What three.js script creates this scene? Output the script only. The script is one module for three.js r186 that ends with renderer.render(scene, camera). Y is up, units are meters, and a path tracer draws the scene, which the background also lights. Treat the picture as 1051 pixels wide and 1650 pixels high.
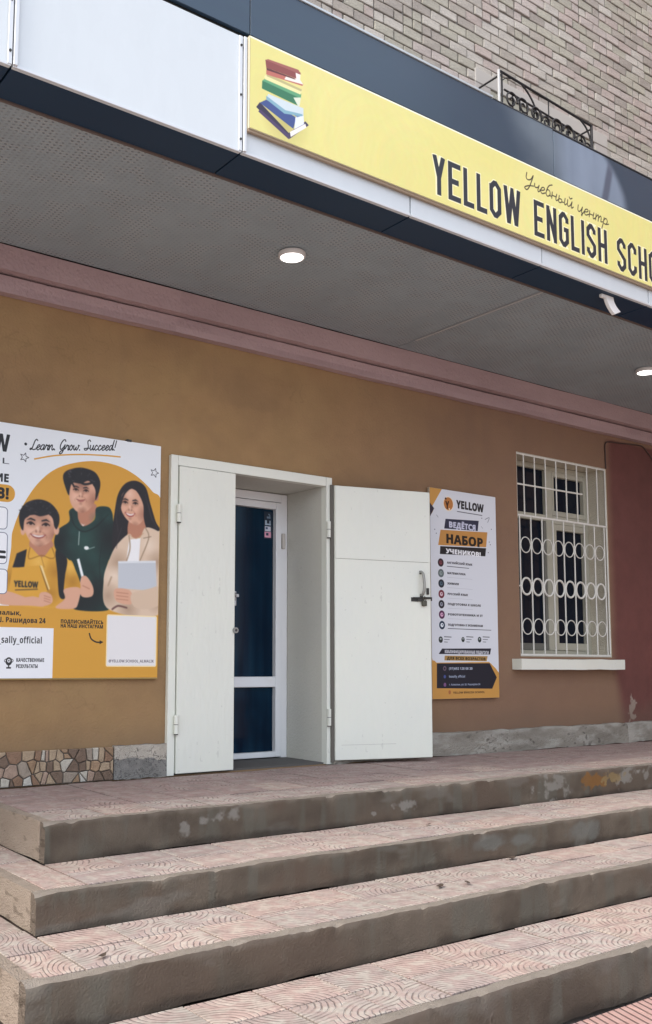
import * as THREE from 'three';
import { mergeGeometries } from 'three/addons/utils/BufferGeometryUtils.js';
import { RoundedBoxGeometry } from 'three/addons/geometries/RoundedBoxGeometry.js';

// ------------------------------------------------------------------ camera, sky, sun, exposure
const scene = new THREE.Scene();
const camera = new THREE.PerspectiveCamera(56.824, 1051 / 1650, 0.05, 400);
{
  const yaw = 0.6091, pitch = 0.1036, roll = 0.006;
  const fwd = new THREE.Vector3(Math.sin(yaw) * Math.cos(pitch), Math.sin(pitch), -Math.cos(yaw) * Math.cos(pitch));
  const right = new THREE.Vector3(Math.cos(yaw), 0, Math.sin(yaw));
  const up = new THREE.Vector3().crossVectors(right, fwd);
  camera.position.set(-3.1084, 0.7442, 5.4648);
  camera.up.copy(up.clone().multiplyScalar(Math.cos(roll)).addScaledVector(right, -Math.sin(roll)));
  camera.lookAt(camera.position.clone().add(fwd));
  camera.setViewOffset(1051, 1650, 115.5, -81.9, 1051, 1650);
}
scene.add(camera);
const SUN = new THREE.Vector3(-0.80, 0.62, 0.10).normalize();
const sun = new THREE.DirectionalLight(new THREE.Color(1, 0.9, 0.80), 2.3);
sun.position.copy(SUN).multiplyScalar(30);
sun.shadow.radius = 28;
sun.castShadow = true;
sun.shadow.mapSize.set(2048, 2048);
Object.assign(sun.shadow.camera, { left: -14, right: 14, top: 14, bottom: -14, near: 1, far: 70 });
scene.add(sun, sun.target);

// ------------------------------------------------------------------ noise
function rng(seed) { let s = seed >>> 0; return () => { s = (s + 0x6D2B79F5) | 0; let t = Math.imul(s ^ (s >>> 15), 1 | s); t = (t + Math.imul(t ^ (t >>> 7), 61 | t)) ^ t; return ((t ^ (t >>> 14)) >>> 0) / 4294967296; }; }
function hash(x, y, z) { let h = Math.imul(x, 374761393) + Math.imul(y, 668265263) + Math.imul(z, 1274126177); h = Math.imul(h ^ (h >>> 13), 1274126177); return ((h ^ (h >>> 16)) >>> 0) / 4294967296; }
function vnoise(x, y, s = 0) {
  const xi = Math.floor(x), yi = Math.floor(y), fx = x - xi, fy = y - yi, u = fx * fx * (3 - 2 * fx), v = fy * fy * (3 - 2 * fy);
  const a = hash(xi, yi, s), b = hash(xi + 1, yi, s), c = hash(xi, yi + 1, s), d = hash(xi + 1, yi + 1, s);
  return a + (b - a) * u + (c - a) * v + (a - b - c + d) * u * v;
}
function fbm(x, y, s = 0, o = 4) { let t = 0, a = 0.5, n = 0; for (let i = 0; i < o; i++) { t += a * vnoise(x, y, s + i * 17); n += a; a *= 0.5; x *= 2.03; y *= 2.03; } return t / n; }
const clamp = (x, a = 0, b = 1) => Math.min(b, Math.max(a, x));
const step = (a, b, x) => { const t = clamp((x - a) / (b - a)); return t * t * (3 - 2 * t); };
const mix = (a, b, t) => a + (b - a) * t;
const mix3 = (a, b, t) => [mix(a[0], b[0], t), mix(a[1], b[1], t), mix(a[2], b[2], t)];

{ // hazy daylight sky: pale towards the horizon, brighter round the veiled sun on the left, thin cloud
  const W = 512, H = 256, d = new Float32Array(W * H * 4);
  for (let j = 0; j < H; j++) for (let i = 0; i < W; i++) {
    const el = ((j + 0.5) / H - 0.5) * Math.PI, az = ((i + 0.5) / W - 0.5) * 2 * Math.PI;
    const v = new THREE.Vector3(Math.cos(el) * Math.cos(az), Math.sin(el), Math.cos(el) * Math.sin(az));
    const y = Math.max(v.y, 0), c = clamp(v.dot(SUN));
    let col = mix3([0.86, 0.92, 1.0], [0.36, 0.56, 0.92], Math.pow(y, 0.55));
    const q = 1 / (y + 0.18), cl = step(0.42, 0.72, fbm(v.x * q * 1.3 + 9, v.z * q * 1.3 + 4, 3, 5)) * step(0.0, 0.15, y);
    col = mix3(col, [1.06, 1.07, 1.1], cl * 0.75);
    const g = 0.9 * Math.pow(c, 6) + 0.5 * Math.pow(c, 2);
    col = [col[0] + g * 0.95, col[1] + g * 0.9, col[2] + g * 0.8];
    if (v.y < 0) col = mix3(col, [0.3, 0.29, 0.28], step(0, -0.05, v.y));
    d.set([col[0], col[1], col[2], 1], (j * W + i) * 4);
  }
  const t = new THREE.DataTexture(d, W, H, THREE.RGBAFormat, THREE.FloatType);
  t.mapping = THREE.EquirectangularReflectionMapping; t.magFilter = t.minFilter = THREE.LinearFilter; t.wrapS = THREE.RepeatWrapping; t.needsUpdate = true;
  scene.background = t; scene.environment = t;
}
const renderer = new THREE.WebGLRenderer({ antialias: true });
renderer.setSize(652, 1024);
renderer.toneMapping = THREE.LinearToneMapping;
renderer.toneMappingExposure = 1.66;
renderer.shadowMap.enabled = true;
renderer.shadowMap.type = THREE.PCFSoftShadowMap;

// ------------------------------------------------------------------ helpers
const names = {};
function numbered(n) { const k = names[n] = (names[n] ?? -1) + 1; return k ? n + '_' + String(k).padStart(3, '0') : n; }
function thing(name, label, category, pos = [0, 0, 0], group) {
  const o = new THREE.Group(); o.name = numbered(name); o.position.set(...pos);
  o.userData = { label, category }; if (group) o.userData.group = group; scene.add(o); return o;
}
function part(name, geo, mat, parent, label) {
  const m = new THREE.Mesh(Array.isArray(geo) ? merge(geo) : geo, mat); m.name = name; m.castShadow = m.receiveShadow = true;
  if (label) m.userData.label = label; parent.add(m); return m;
}
function merge(gs) { return gs.length > 1 ? mergeGeometries(gs.map((g) => { const n = g.index ? g.toNonIndexed() : g; for (const k of Object.keys(n.attributes)) if (!['position', 'normal', 'uv'].includes(k)) n.deleteAttribute(k); return n; })) : gs[0]; }
function box(x0, x1, y0, y1, z0, z1, r = 0) {
  const w = x1 - x0, h = y1 - y0, d = z1 - z0;
  const g = r ? new RoundedBoxGeometry(w, h, d, 1, Math.min(r, w / 2.1, h / 2.1, d / 2.1)) : new THREE.BoxGeometry(w, h, d);
  return g.translate((x0 + x1) / 2, (y0 + y1) / 2, (z0 + z1) / 2);
}
function rod(a, b, r, n = 8) {
  const A = new THREE.Vector3(...a), B = new THREE.Vector3(...b), d = B.clone().sub(A);
  const g = new THREE.CylinderGeometry(r, r, d.length(), n);
  g.applyQuaternion(new THREE.Quaternion().setFromUnitVectors(new THREE.Vector3(0, 1, 0), d.normalize()));
  return g.translate((a[0] + b[0]) / 2, (a[1] + b[1]) / 2, (a[2] + b[2]) / 2);
}
function bent(pts, r, n = 24, sides = 6, closed = false) { return new THREE.TubeGeometry(new THREE.CatmullRomCurve3(pts.map((p) => new THREE.Vector3(...p)), closed), n, r, sides, closed); }
function metricUV(g, ox = 0, oy = 0) { // uv in metres, seen along each face's main axis
  if (g.index) g = g.toNonIndexed();
  const p = g.attributes.position, nn = g.attributes.normal, uv = new Float32Array(p.count * 2);
  for (let i = 0; i < p.count; i++) {
    const ax = Math.abs(nn.getX(i)), ay = Math.abs(nn.getY(i)), az = Math.abs(nn.getZ(i)), x = p.getX(i), y = p.getY(i), z = p.getZ(i);
    if (az >= ax && az >= ay) { uv[2 * i] = x - ox; uv[2 * i + 1] = y - oy; }
    else if (ay >= ax) { uv[2 * i] = x - ox; uv[2 * i + 1] = z - oy; }
    else { uv[2 * i] = z - ox; uv[2 * i + 1] = y - oy; }
  }
  g.setAttribute('uv', new THREE.BufferAttribute(uv, 2)); return g;
}
function wobble(g, amp, f, s = 1) { // uneven hand-made surface
  const p = g.attributes.position;
  for (let i = 0; i < p.count; i++) {
    const x = p.getX(i), y = p.getY(i), z = p.getZ(i);
    p.setXYZ(i, x + amp * (fbm(y * f + z * f * 0.7, x * f, s, 3) - 0.5) * 2, y + amp * (fbm(x * f, z * f + y * 2, s + 5, 3) - 0.5) * 2, z + amp * (fbm(x * f + 7, y * f * 1.5 + z, s + 9, 3) - 0.5) * 2);
  }
  g.computeVertexNormals(); return g;
}
function tex(w, h, fn, srgb = true, repeat) {
  const d = new Uint8Array(w * h * 4);
  for (let j = 0; j < h; j++) for (let i = 0; i < w; i++) {
    const c = fn(i / w, j / h); const k = (j * w + i) * 4;
    for (let q = 0; q < 3; q++) { const v = clamp(c.length ? c[q] : c); d[k + q] = Math.round(255 * (srgb ? (v <= 0.0031308 ? 12.92 * v : 1.055 * Math.pow(v, 1 / 2.4) - 0.055) : v)); }
    d[k + 3] = 255;
  }
  const t = new THREE.DataTexture(d, w, h); if (srgb) t.colorSpace = THREE.SRGBColorSpace;
  t.magFilter = THREE.LinearFilter; t.minFilter = THREE.LinearMipmapLinearFilter; t.generateMipmaps = true; t.wrapS = t.wrapT = THREE.RepeatWrapping;
  if (repeat) t.repeat.set(...repeat); t.needsUpdate = true; return t;
}
// noise that tiles over the unit square
function tnoise(u, v, f, s, o = 3) {
  let t = 0, a = 0.5, n = 0;
  for (let k = 0; k < o; k++) {
    const x = u * f, y = v * f, xi = Math.floor(x), yi = Math.floor(y), fx = x - xi, fy = y - yi, p = fx * fx * (3 - 2 * fx), q = fy * fy * (3 - 2 * fy), m = (i) => ((i % f) + f) % f;
    const A = hash(m(xi), m(yi), s + k), B = hash(m(xi + 1), m(yi), s + k), C = hash(m(xi), m(yi + 1), s + k), D = hash(m(xi + 1), m(yi + 1), s + k);
    t += a * (A + (B - A) * p + (C - A) * q + (A - B - C + D) * p * q); n += a; a *= 0.5; f *= 2;
  }
  return t / n;
}
const lin = (r, g, b) => new THREE.Color().setRGB(r, g, b);
const std = (c, rough = 0.8, o = {}) => new THREE.MeshStandardMaterial({ color: lin(...c), roughness: rough, ...o });

const grainBump = tex(256, 256, (u, v) => tnoise(u, v, 32, 5, 3), false);
const bumpOf = (size) => { const t = grainBump.clone(); t.repeat.set(1 / size, 1 / size); t.needsUpdate = true; return t; };

// paints
const dentBump = tex(256, 256, (u, v) => 0.75 * tnoise(u, v, 3, 151, 2) + 0.25 * tnoise(u, v * 0.3, 40, 152, 2), false, [1 / 0.9, 1 / 0.9]);
const dirtyPaint = tex(512, 512, (u, v) => { // old white oil paint: faint dirt and brush marks
  const n = tnoise(u, v, 3, 11, 5), f = tnoise(u, v * 0.25, 64, 12, 2), s = step(0.86, 0.93, tnoise(u, v, 40, 13, 2)) * 0.12;
  const k = 0.93 + 0.07 * n - 0.012 * f - s; return [k, k * (0.995 - 0.012 * n), k * (0.975 - 0.05 * n)];
}, true, [1 / 1.1, 1 / 1.1]);
const M = {
  door: new THREE.MeshStandardMaterial({ color: lin(0.76, 0.785, 0.735), roughness: 0.42, map: dirtyPaint, bumpMap: dentBump, bumpScale: 0.006 }),
  reveal: new THREE.MeshStandardMaterial({ color: lin(0.60, 0.60, 0.56), roughness: 0.7, map: dirtyPaint, bumpMap: bumpOf(0.3), bumpScale: 0.003 }),
  upvc: std([0.80, 0.81, 0.82], 0.3),
  blueGlass: new THREE.MeshPhysicalMaterial({ map: tex(256, 128, (u, v) => { const n = fbm(u * 14, v * 0.7, 131, 4), m = fbm(u * 3, v * 2, 132, 3); return mix3([0.001, 0.010, 0.026], [0.006, 0.034, 0.066], step(0.35, 0.8, n * 0.6 + m * 0.45)); }), roughness: 0.06, specularIntensity: 0.3 }),
  darkGlass: new THREE.MeshPhysicalMaterial({ color: lin(0.008, 0.012, 0.022), roughness: 0.06, specularIntensity: 0.3 }),
  skyGlass: new THREE.MeshPhysicalMaterial({ color: lin(0.05, 0.06, 0.07), roughness: 0.03, ior: 2.2, clearcoat: 1 }),
  oldWood: new THREE.MeshStandardMaterial({ color: lin(0.46, 0.45, 0.38), roughness: 0.6, map: dirtyPaint }),
  grille: std([0.66, 0.65, 0.60], 0.5),
  seam: std([0.22, 0.21, 0.19], 0.8),
  steel: std([0.30, 0.30, 0.29], 0.4, { metalness: 0.8 }),
  darkSteel: std([0.05, 0.048, 0.045], 0.5, { metalness: 0.5 }),
  iron: std([0.035, 0.034, 0.036], 0.6, { metalness: 0.4 }),
  alu: std([0.62, 0.64, 0.66], 0.42, { metalness: 0.3 }),
};
const whiteACM = new THREE.MeshPhysicalMaterial({ color: lin(0.62, 0.67, 0.70), roughness: 0.45, map: tex(512, 256, (u, v) => { const n = tnoise(u, v, 4, 31, 4), d = tnoise(u, v * 0.2, 48, 33, 2); const k = 0.95 + 0.05 * n - 0.03 * d; return [k, k, k]; }, true, [0.5, 0.8]) });
const navyUnder = new THREE.MeshPhysicalMaterial({ color: lin(0.014, 0.036, 0.072), roughness: 0.4, specularIntensity: 0.35, map: null });

// ------------------------------------------------------------------ building facade
const facade = thing('building', 'tan plastered building front with pale brick upper storey behind the sign canopy', 'building');
const XL = -8, XR = 10, DX0 = 0.05, DX1 = 1.34, DY1 = 2.06, WX0 = 3.54, WX1 = 4.856, WY0 = 0.80, WY1 = 2.62;
{
  const s = new THREE.Shape(); s.moveTo(XL, -0.7); s.lineTo(XR, -0.7); s.lineTo(XR, 5.3); s.lineTo(XL, 5.3); s.closePath();
  const hole = (a, b, c, d) => { const p = new THREE.Path(); p.moveTo(a, c); p.lineTo(a, d); p.lineTo(b, d); p.lineTo(b, c); p.closePath(); s.holes.push(p); };
  hole(DX0, DX1, 0, DY1); hole(WX0, WX1, WY0, WY1);
  const g = metricUV(new THREE.ExtrudeGeometry(s, { depth: 0.6, bevelEnabled: false }).translate(0, 0, -0.6));
  const W = 14, H = 4;   // metres covered by the colour map: x -6..8, y -0.5..3.5
  const map = tex(2048, 512, (u, v) => {
    const x = u * W - 6, y = v * H - 0.5;
    let c = [0.345, 0.212, 0.088];
    const big = fbm(x * 0.7, y * 0.9, 2, 4), fine = fbm(x * 9, y * 9, 6, 3), str = fbm(x * 6, y * 0.6, 8, 3);
    c = mix3(c, [0.29, 0.178, 0.092], big); c = mix3(c, [0.40, 0.245, 0.115], step(0.58, 0.8, fbm(x * 1.6 + 3, y * 1.1, 21, 4)) * 0.5);
    const sw = fbm(x * 2.2 + 0.8 * fbm(x, y, 71, 2), y * 3.4, 72, 4), drip = step(0.60, 0.78, fbm(x * 5.5, y * 0.35, 73, 3)) * step(1.2, 3.0, y);
    c = mix3(c, [0.36, 0.235, 0.105], step(0.55, 0.72, sw) * 0.35); c = mix3(c, [0.22, 0.135, 0.07], step(0.46, 0.30, sw) * 0.30); c = mix3(c, [0.19, 0.125, 0.075], drip * 0.22);
    const k = 0.90 + 0.16 * fine - 0.08 * str; c = c.map((q) => q * k); const cr = Math.abs(fbm(x * 0.9, y * 1.3, 74, 5) - 0.5); if (cr < 0.0012) c = c.map((q) => q * 0.9);
    c = mix3(c, [0.205, 0.12, 0.085], step(0.2, 3.8, x) * 0.78);  // shade deepening to the right, mixed into the wall colour
    const edge = 4.86 + 0.025 * (fbm(y * 8, 3, 4, 3) - 0.5) + 0.10 * step(0.8, 0.2, y);
    const red = step(edge - 0.06, edge + 0.12, x) * step(2.93, 2.90, y) ;
    c = mix3(c, [0.128 + 0.02 * big, 0.05, 0.042].map((q) => q * (0.9 + 0.25 * fine)), red);
    // paint knocked off low by the corner, right of the window
    const ch = Math.hypot((x - 5.13) / 0.11, (y - 0.29 - (x - 5.13) * 0.8) / 0.13) + (fbm(x * 22, y * 22, 40, 3) - 0.5) * 2.2;
    c = mix3(c, [0.34, 0.28, 0.23], step(0.7, 0.4, ch) * 0.8);
    const dirt = step(0.42, 0.18, y + 0.12 * (fbm(x * 3, 1, 50, 3) - 0.5)); c = mix3(c, [0.14, 0.10, 0.07], dirt * 0.35);
    return c;
  }, true, [1 / W, 1 / H]); map.offset.set(6 / W, 0.5 / H);
  part('plaster_wall', g, new THREE.MeshStandardMaterial({ map, roughness: 0.88, bumpMap: bumpOf(0.35), bumpScale: 0.0022 }), facade);
  part('added_shade_wing', [box(6.7, 10, -0.75, 9.6, 0.0005, 8)].map((q) => metricUV(q)), std([0.20, 0.13, 0.10], 0.9), facade);  // unseen wing added past the right edge to darken that side
  part('back_wall', box(XL, XR, -0.7, 9.6, -1.1, -1.0), M.reveal, facade);
  // white lining of the doorway
  part('door_reveal', [box(DX1 - 0.004, DX1 + 0.01, 0.001, DY1 - 0.004, -0.56, -0.002), box(DX0 - 0.01, DX0 + 0.004, 0.001, DY1 - 0.004, -0.56, -0.002), box(DX0 - 0.01, DX1 + 0.01, DY1 - 0.0035, DY1 + 0.01, -0.56, -0.002)].map((q) => metricUV(q)), M.reveal, facade, 'white painted sides of the doorway');
  part('threshold', box(DX0 + 0.005, DX1 - 0.005, -0.02, 0.012, -0.56, -0.005), std([0.10, 0.095, 0.09], 0.9), facade);
  part('window_reveal', [box(WX1 - 0.004, WX1 + 0.01, WY0 + 0.001, WY1 - 0.004, -0.3, -0.002), box(WX0 - 0.01, WX0 + 0.004, WY0 + 0.001, WY1 - 0.004, -0.3, -0.002), box(WX0 - 0.01, WX1 + 0.01, WY1 - 0.0035, WY1 + 0.01, -0.3, -0.002), box(WX0 - 0.01, WX1 + 0.01, WY0 - 0.01, WY0 + 0.0035, -0.3, -0.002)].map((q) => metricUV(q)), new THREE.MeshStandardMaterial({ color: lin(0.56, 0.52, 0.44), roughness: 0.8, map: dirtyPaint, bumpMap: bumpOf(0.3), bumpScale: 0.004 }), facade, 'pale painted sides of the window opening');
  // mauve cornice under the canopy, two bands
  const mauve = new THREE.MeshStandardMaterial({ roughness: 0.9, bumpMap: bumpOf(0.5), bumpScale: 0.006, map: tex(1024, 64, (u, v) => { const n = fbm(u * 60, v * 5, 61, 4), b = fbm(u * 8, v, 62, 3); return mix3([0.36, 0.25, 0.255], [0.46, 0.335, 0.335], n * 0.6 + b * 0.4).map((q) => q * (0.85 + 0.25 * b)); }, true, [1 / 12, 2]) });
  const band = (y0, y1, d, s) => { const g = new THREE.BoxGeometry(XR - XL, y1 - y0, d, 160, 2, 1).translate((XL + XR) / 2, (y0 + y1) / 2, d / 2 + 0.001); return metricUV(wobble(g, 0.006, 1.1, s)); };
  part('cornice_band', band(3.075, 3.226, 0.125, 3), mauve, facade, 'upper mauve plaster band below the canopy ceiling');
  part('cornice_band', band(2.955, 3.06, 0.065, 7), mauve, facade, 'lower mauve plaster band above the tan wall');
}
{ // plinth: mosaic of broken stones left of the door, cement patch beside it, rough blocks to the right
  const mortar = std([0.11, 0.095, 0.08], 0.95);
  const mosaic = part('mosaic_plinth', box(-2.4, -0.38, 0.0, 0.2, 0.0, 0.022), mortar, facade, 'plinth strip faced with broken tan and white stones');
  const r = rng(77), x0 = -2.39, x1 = -0.385, y0 = 0.004, y1 = 0.205, seeds = [];
  for (let i = 0; i < 30; i++) for (let j = 0; j < 3; j++) { seeds.push([x0 + (i + 0.5 * (j % 2) + 0.9 * r()) * 0.067, y0 + (j + 0.05 + 0.9 * r()) * 0.0675]); if (r() < 0.28) { const q = seeds[seeds.length - 1]; seeds.push([q[0] + 0.016 + 0.012 * r(), q[1] + (r() - 0.5) * 0.012]); } }
  const clip = (poly, a, b, c) => { const o = []; for (let i = 0; i < poly.length; i++) { const p = poly[i], q = poly[(i + 1) % poly.length], dp = a * p[0] + b * p[1] - c, dq = a * q[0] + b * q[1] - c; if (dp <= 0) o.push(p); if ((dp < 0 && dq > 0) || (dp > 0 && dq < 0)) { const t = dp / (dp - dq); o.push([p[0] + (q[0] - p[0]) * t, p[1] + (q[1] - p[1]) * t]); } } return o; };
  const cols = [[0.48, 0.36, 0.25], [0.36, 0.235, 0.145], [0.62, 0.575, 0.50], [0.42, 0.28, 0.18], [0.22, 0.15, 0.11], [0.64, 0.61, 0.56], [0.40, 0.33, 0.27], [0.31, 0.19, 0.125], [0.45, 0.32, 0.25]];
  const grain = tex(128, 128, (u, v) => { const n = tnoise(u, v, 6, 71, 4), s = tnoise(u, v * 0.3, 24, 72, 2); const k = 0.72 + 0.35 * n - 0.12 * s; return [k, k, k * 0.97]; }, true, [7, 7]);
  const mats = cols.map((c) => new THREE.MeshStandardMaterial({ color: lin(...c), map: grain, roughness: 0.75, bumpMap: bumpOf(0.12), bumpScale: 0.006 }));
  seeds.forEach((s, i) => {
    let poly = [[x0, y0], [x1, y0], [x1, y1], [x0, y1]];
    for (const q of seeds) if (q !== s && Math.hypot(q[0] - s[0], q[1] - s[1]) < 0.3) { const a = q[0] - s[0], b = q[1] - s[1]; poly = clip(poly, a, b, a * (s[0] + q[0]) / 2 + b * (s[1] + q[1]) / 2 - 0.0032 * Math.hypot(a, b)); }
    if (poly.length < 3) return;
    const shp = new THREE.Shape(poly.map((p) => new THREE.Vector2(...p)));
    const g = new THREE.ExtrudeGeometry(shp, { depth: 0.004 + 0.009 * r(), bevelEnabled: true, bevelThickness: 0.006, bevelSize: 0.005, bevelOffset: -0.005, bevelSegments: 2 }).translate(0, 0, 0.018);
    part('stone', g, mats[Math.floor(r() * mats.length)], mosaic);
  });
  const patchMap = tex(512, 256, (u, v) => { // bare cement with the old white paint left along its top
    const n = fbm(u * 9, v * 5, 81, 4), e = 0.55 + 0.35 * (fbm(u * 5, 2, 82, 4) - 0.5) + 0.1 * (n - 0.5);
    let c = mix3([0.16, 0.155, 0.145], [0.29, 0.28, 0.26], n); c = mix3(c, [0.08, 0.08, 0.078], step(0.62, 0.74, fbm(u * 30, v * 16, 83, 3)) * 0.6);
    c = mix3(c, [0.52, 0.47, 0.40].map((q) => q * (0.75 + 0.4 * n)), step(e - 0.02, e + 0.03, v)); const crack = Math.abs(fbm(u * 6, v * 4, 84, 4) - 0.5); return crack < 0.012 ? c.map((q) => q * 0.4) : c;
  }, true, [1 / 0.4, 1 / 0.21]); patchMap.offset.set(0.38 / 0.4, 0);
  part('cement_patch', metricUV(wobble(new THREE.BoxGeometry(0.378, 0.21, 0.03, 24, 12, 1).translate(-0.19, 0.105, 0.014), 0.006, 14, 4)), new THREE.MeshStandardMaterial({ map: patchMap, roughness: 0.95, bumpMap: bumpOf(0.15), bumpScale: 0.008 }), facade, 'grey cement plinth patch with flaking white top edge');
  const roughMap = tex(2048, 96, (u, v) => { const x = u * 5, y = v * 0.19; const n = fbm(x * 9, y * 24, 91, 5), b = fbm(x * 2.5, y * 5, 92, 3);
    let c = mix3([0.25, 0.225, 0.185], [0.40, 0.375, 0.325], n); c = mix3(c, [0.52, 0.50, 0.45], step(0.48, 0.75, fbm(x * 5.4 + 5, y * 14, 93, 4)) * 0.6);
    c = mix3(c, [0.10, 0.085, 0.07], step(0.60, 0.75, fbm(x * 22, y * 36, 94, 4)) * step(0.45, 0.6, fbm(x * 3, y * 4, 96, 3)) * 0.7); const e = step(0.75, 1.0, v + 0.5 * (n - 0.5)); c = mix3(c, [0.55, 0.53, 0.48], e * 0.4); return c.map((q) => q * (0.75 + 0.35 * b)); }, true, [1 / 5, 1 / 0.19]);
  part('rough_plinth', metricUV(wobble(new THREE.BoxGeometry(XR - 1.39, 0.185, 0.05, 300, 8, 1).translate((XR + 1.39) / 2, 0.092, 0.022), 0.016, 5, 14)), new THREE.MeshStandardMaterial({ map: roughMap, roughness: 0.95, bumpMap: bumpOf(0.2), bumpScale: 0.012 }), facade, 'rough grey rubble plinth right of the open door');
}
{ // upper storey: every brick its own piece
  const bw = thing ? new THREE.Group() : 0; bw.name = 'brick_wall'; facade.add(bw);
  part('mortar_bed', box(XL, XR, 5.3, 9.6, -0.6, -0.012), std([0.24, 0.23, 0.215], 0.95), bw);
  const r = rng(5), L = 0.222, Hh = 0.0925, list = [];
  const grain = tex(128, 64, (u, v) => { const n = tnoise(u, v, 4, 101, 5), p = step(0.6, 0.75, tnoise(u, v, 16, 102, 2)); const k = 0.78 + 0.3 * n - 0.18 * p; return [k, k, k]; });
  const cols = [[0.488, 0.449, 0.395], [0.534, 0.498, 0.442], [0.432, 0.392, 0.34], [0.497, 0.423, 0.383], [0.442, 0.418, 0.348], [0.552, 0.516, 0.463], [0.396, 0.356, 0.315], [0.478, 0.454, 0.378], [0.515, 0.454, 0.416]];
  const mats = cols.map((c) => new THREE.MeshStandardMaterial({ color: lin(...c), map: grain, roughness: 0.92, bumpMap: grainBump, bumpScale: 0.004 }));
  const shapes = []; for (let k = 0; k < 6; k++) { const hdr = k >= 4, g = new RoundedBoxGeometry(hdr ? 0.102 : 0.213, 0.081, 0.03, 1, 0.007); wobble(g, 0.005, 16 + k, 30 + k * 3); shapes.push(g); }
  const nx = Math.ceil((XR - XL) / L);
  for (let row = 0; 5.32 + row * Hh < 9.5; row++) for (let i = 0; i < nx; i++) {
    const x = XL + (i + (row % 2 ? 0.5 : 0) + 0.5) * L, y = 5.35 + row * Hh;
    if (x > 3.2 && x < 4.94 && y < 6.06) continue;
    const two = hash(i, row, 9) < 0.16, tone = Math.floor(clamp(fbm(x * 1.1, y * 1.4, 44, 3) * 1.5 - 0.25 + (hash(i, row, 3) - 0.5) * 0.75, 0, 0.999) * cols.length);
    if (two) { list.push([x - 0.0555, y, 4, tone, i, row]); list.push([x + 0.0555, y, 5, (tone + 2) % cols.length, i, row]); } else list.push([x, y, Math.floor(hash(i, row, 2) * 4), tone, i, row]);
  }
  const inView = (b) => b[0] > 1.2 + (b[1] - 6) * 0 && b[0] < 6.4 && b[1] > 5.85 && b[1] < 8.2 && b[1] < 5.98 + (b[0] - 1.0) * 0.46;
  list.sort((a, b) => (inView(b) - inView(a)) || (Math.hypot(a[0] + 3.1, a[1] - 0.74) - Math.hypot(b[0] + 3.1, b[1] - 0.74)));
  const rest = cols.map(() => []);
  const place = (b) => { const m = new THREE.Matrix4().makeRotationFromEuler(new THREE.Euler((hash(b[4], b[5], 5) - 0.5) * 0.03, (hash(b[4], b[5], 6) - 0.5) * 0.03, (hash(b[4], b[5], 7) - 0.5) * 0.018)); m.setPosition(b[0] + (hash(b[4], b[5], 11) - 0.5) * 0.007, b[1] + (hash(b[4], b[5], 12) - 0.5) * 0.007, -0.014 + 0.009 * hash(b[4], b[5], 13)); return m; };
  list.forEach((b, k) => {
    if (k < 300) { const m = part('brick', shapes[b[2]], mats[b[3]], bw); m.applyMatrix4(place(b)); } else rest[b[3]].push(shapes[b[2]].clone().applyMatrix4(place(b)));
  });
  const all = rest.flatMap((gs, t) => gs.map((g) => { const n = g.index ? g.toNonIndexed() : g, c = new Float32Array(n.attributes.position.count * 3); for (let i = 0; i < c.length; i += 3) { c[i] = cols[t][0]; c[i + 1] = cols[t][1]; c[i + 2] = cols[t][2]; } n.setAttribute('color', new THREE.BufferAttribute(c, 3)); return n; }));
  const far = new THREE.Mesh(mergeGeometries(all), new THREE.MeshStandardMaterial({ vertexColors: true, map: grain, roughness: 0.92, bumpMap: grainBump, bumpScale: 0.004 }));
  far.name = 'brick'; far.userData.kind = 'stuff'; far.castShadow = far.receiveShadow = true; bw.add(far);
}

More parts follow.
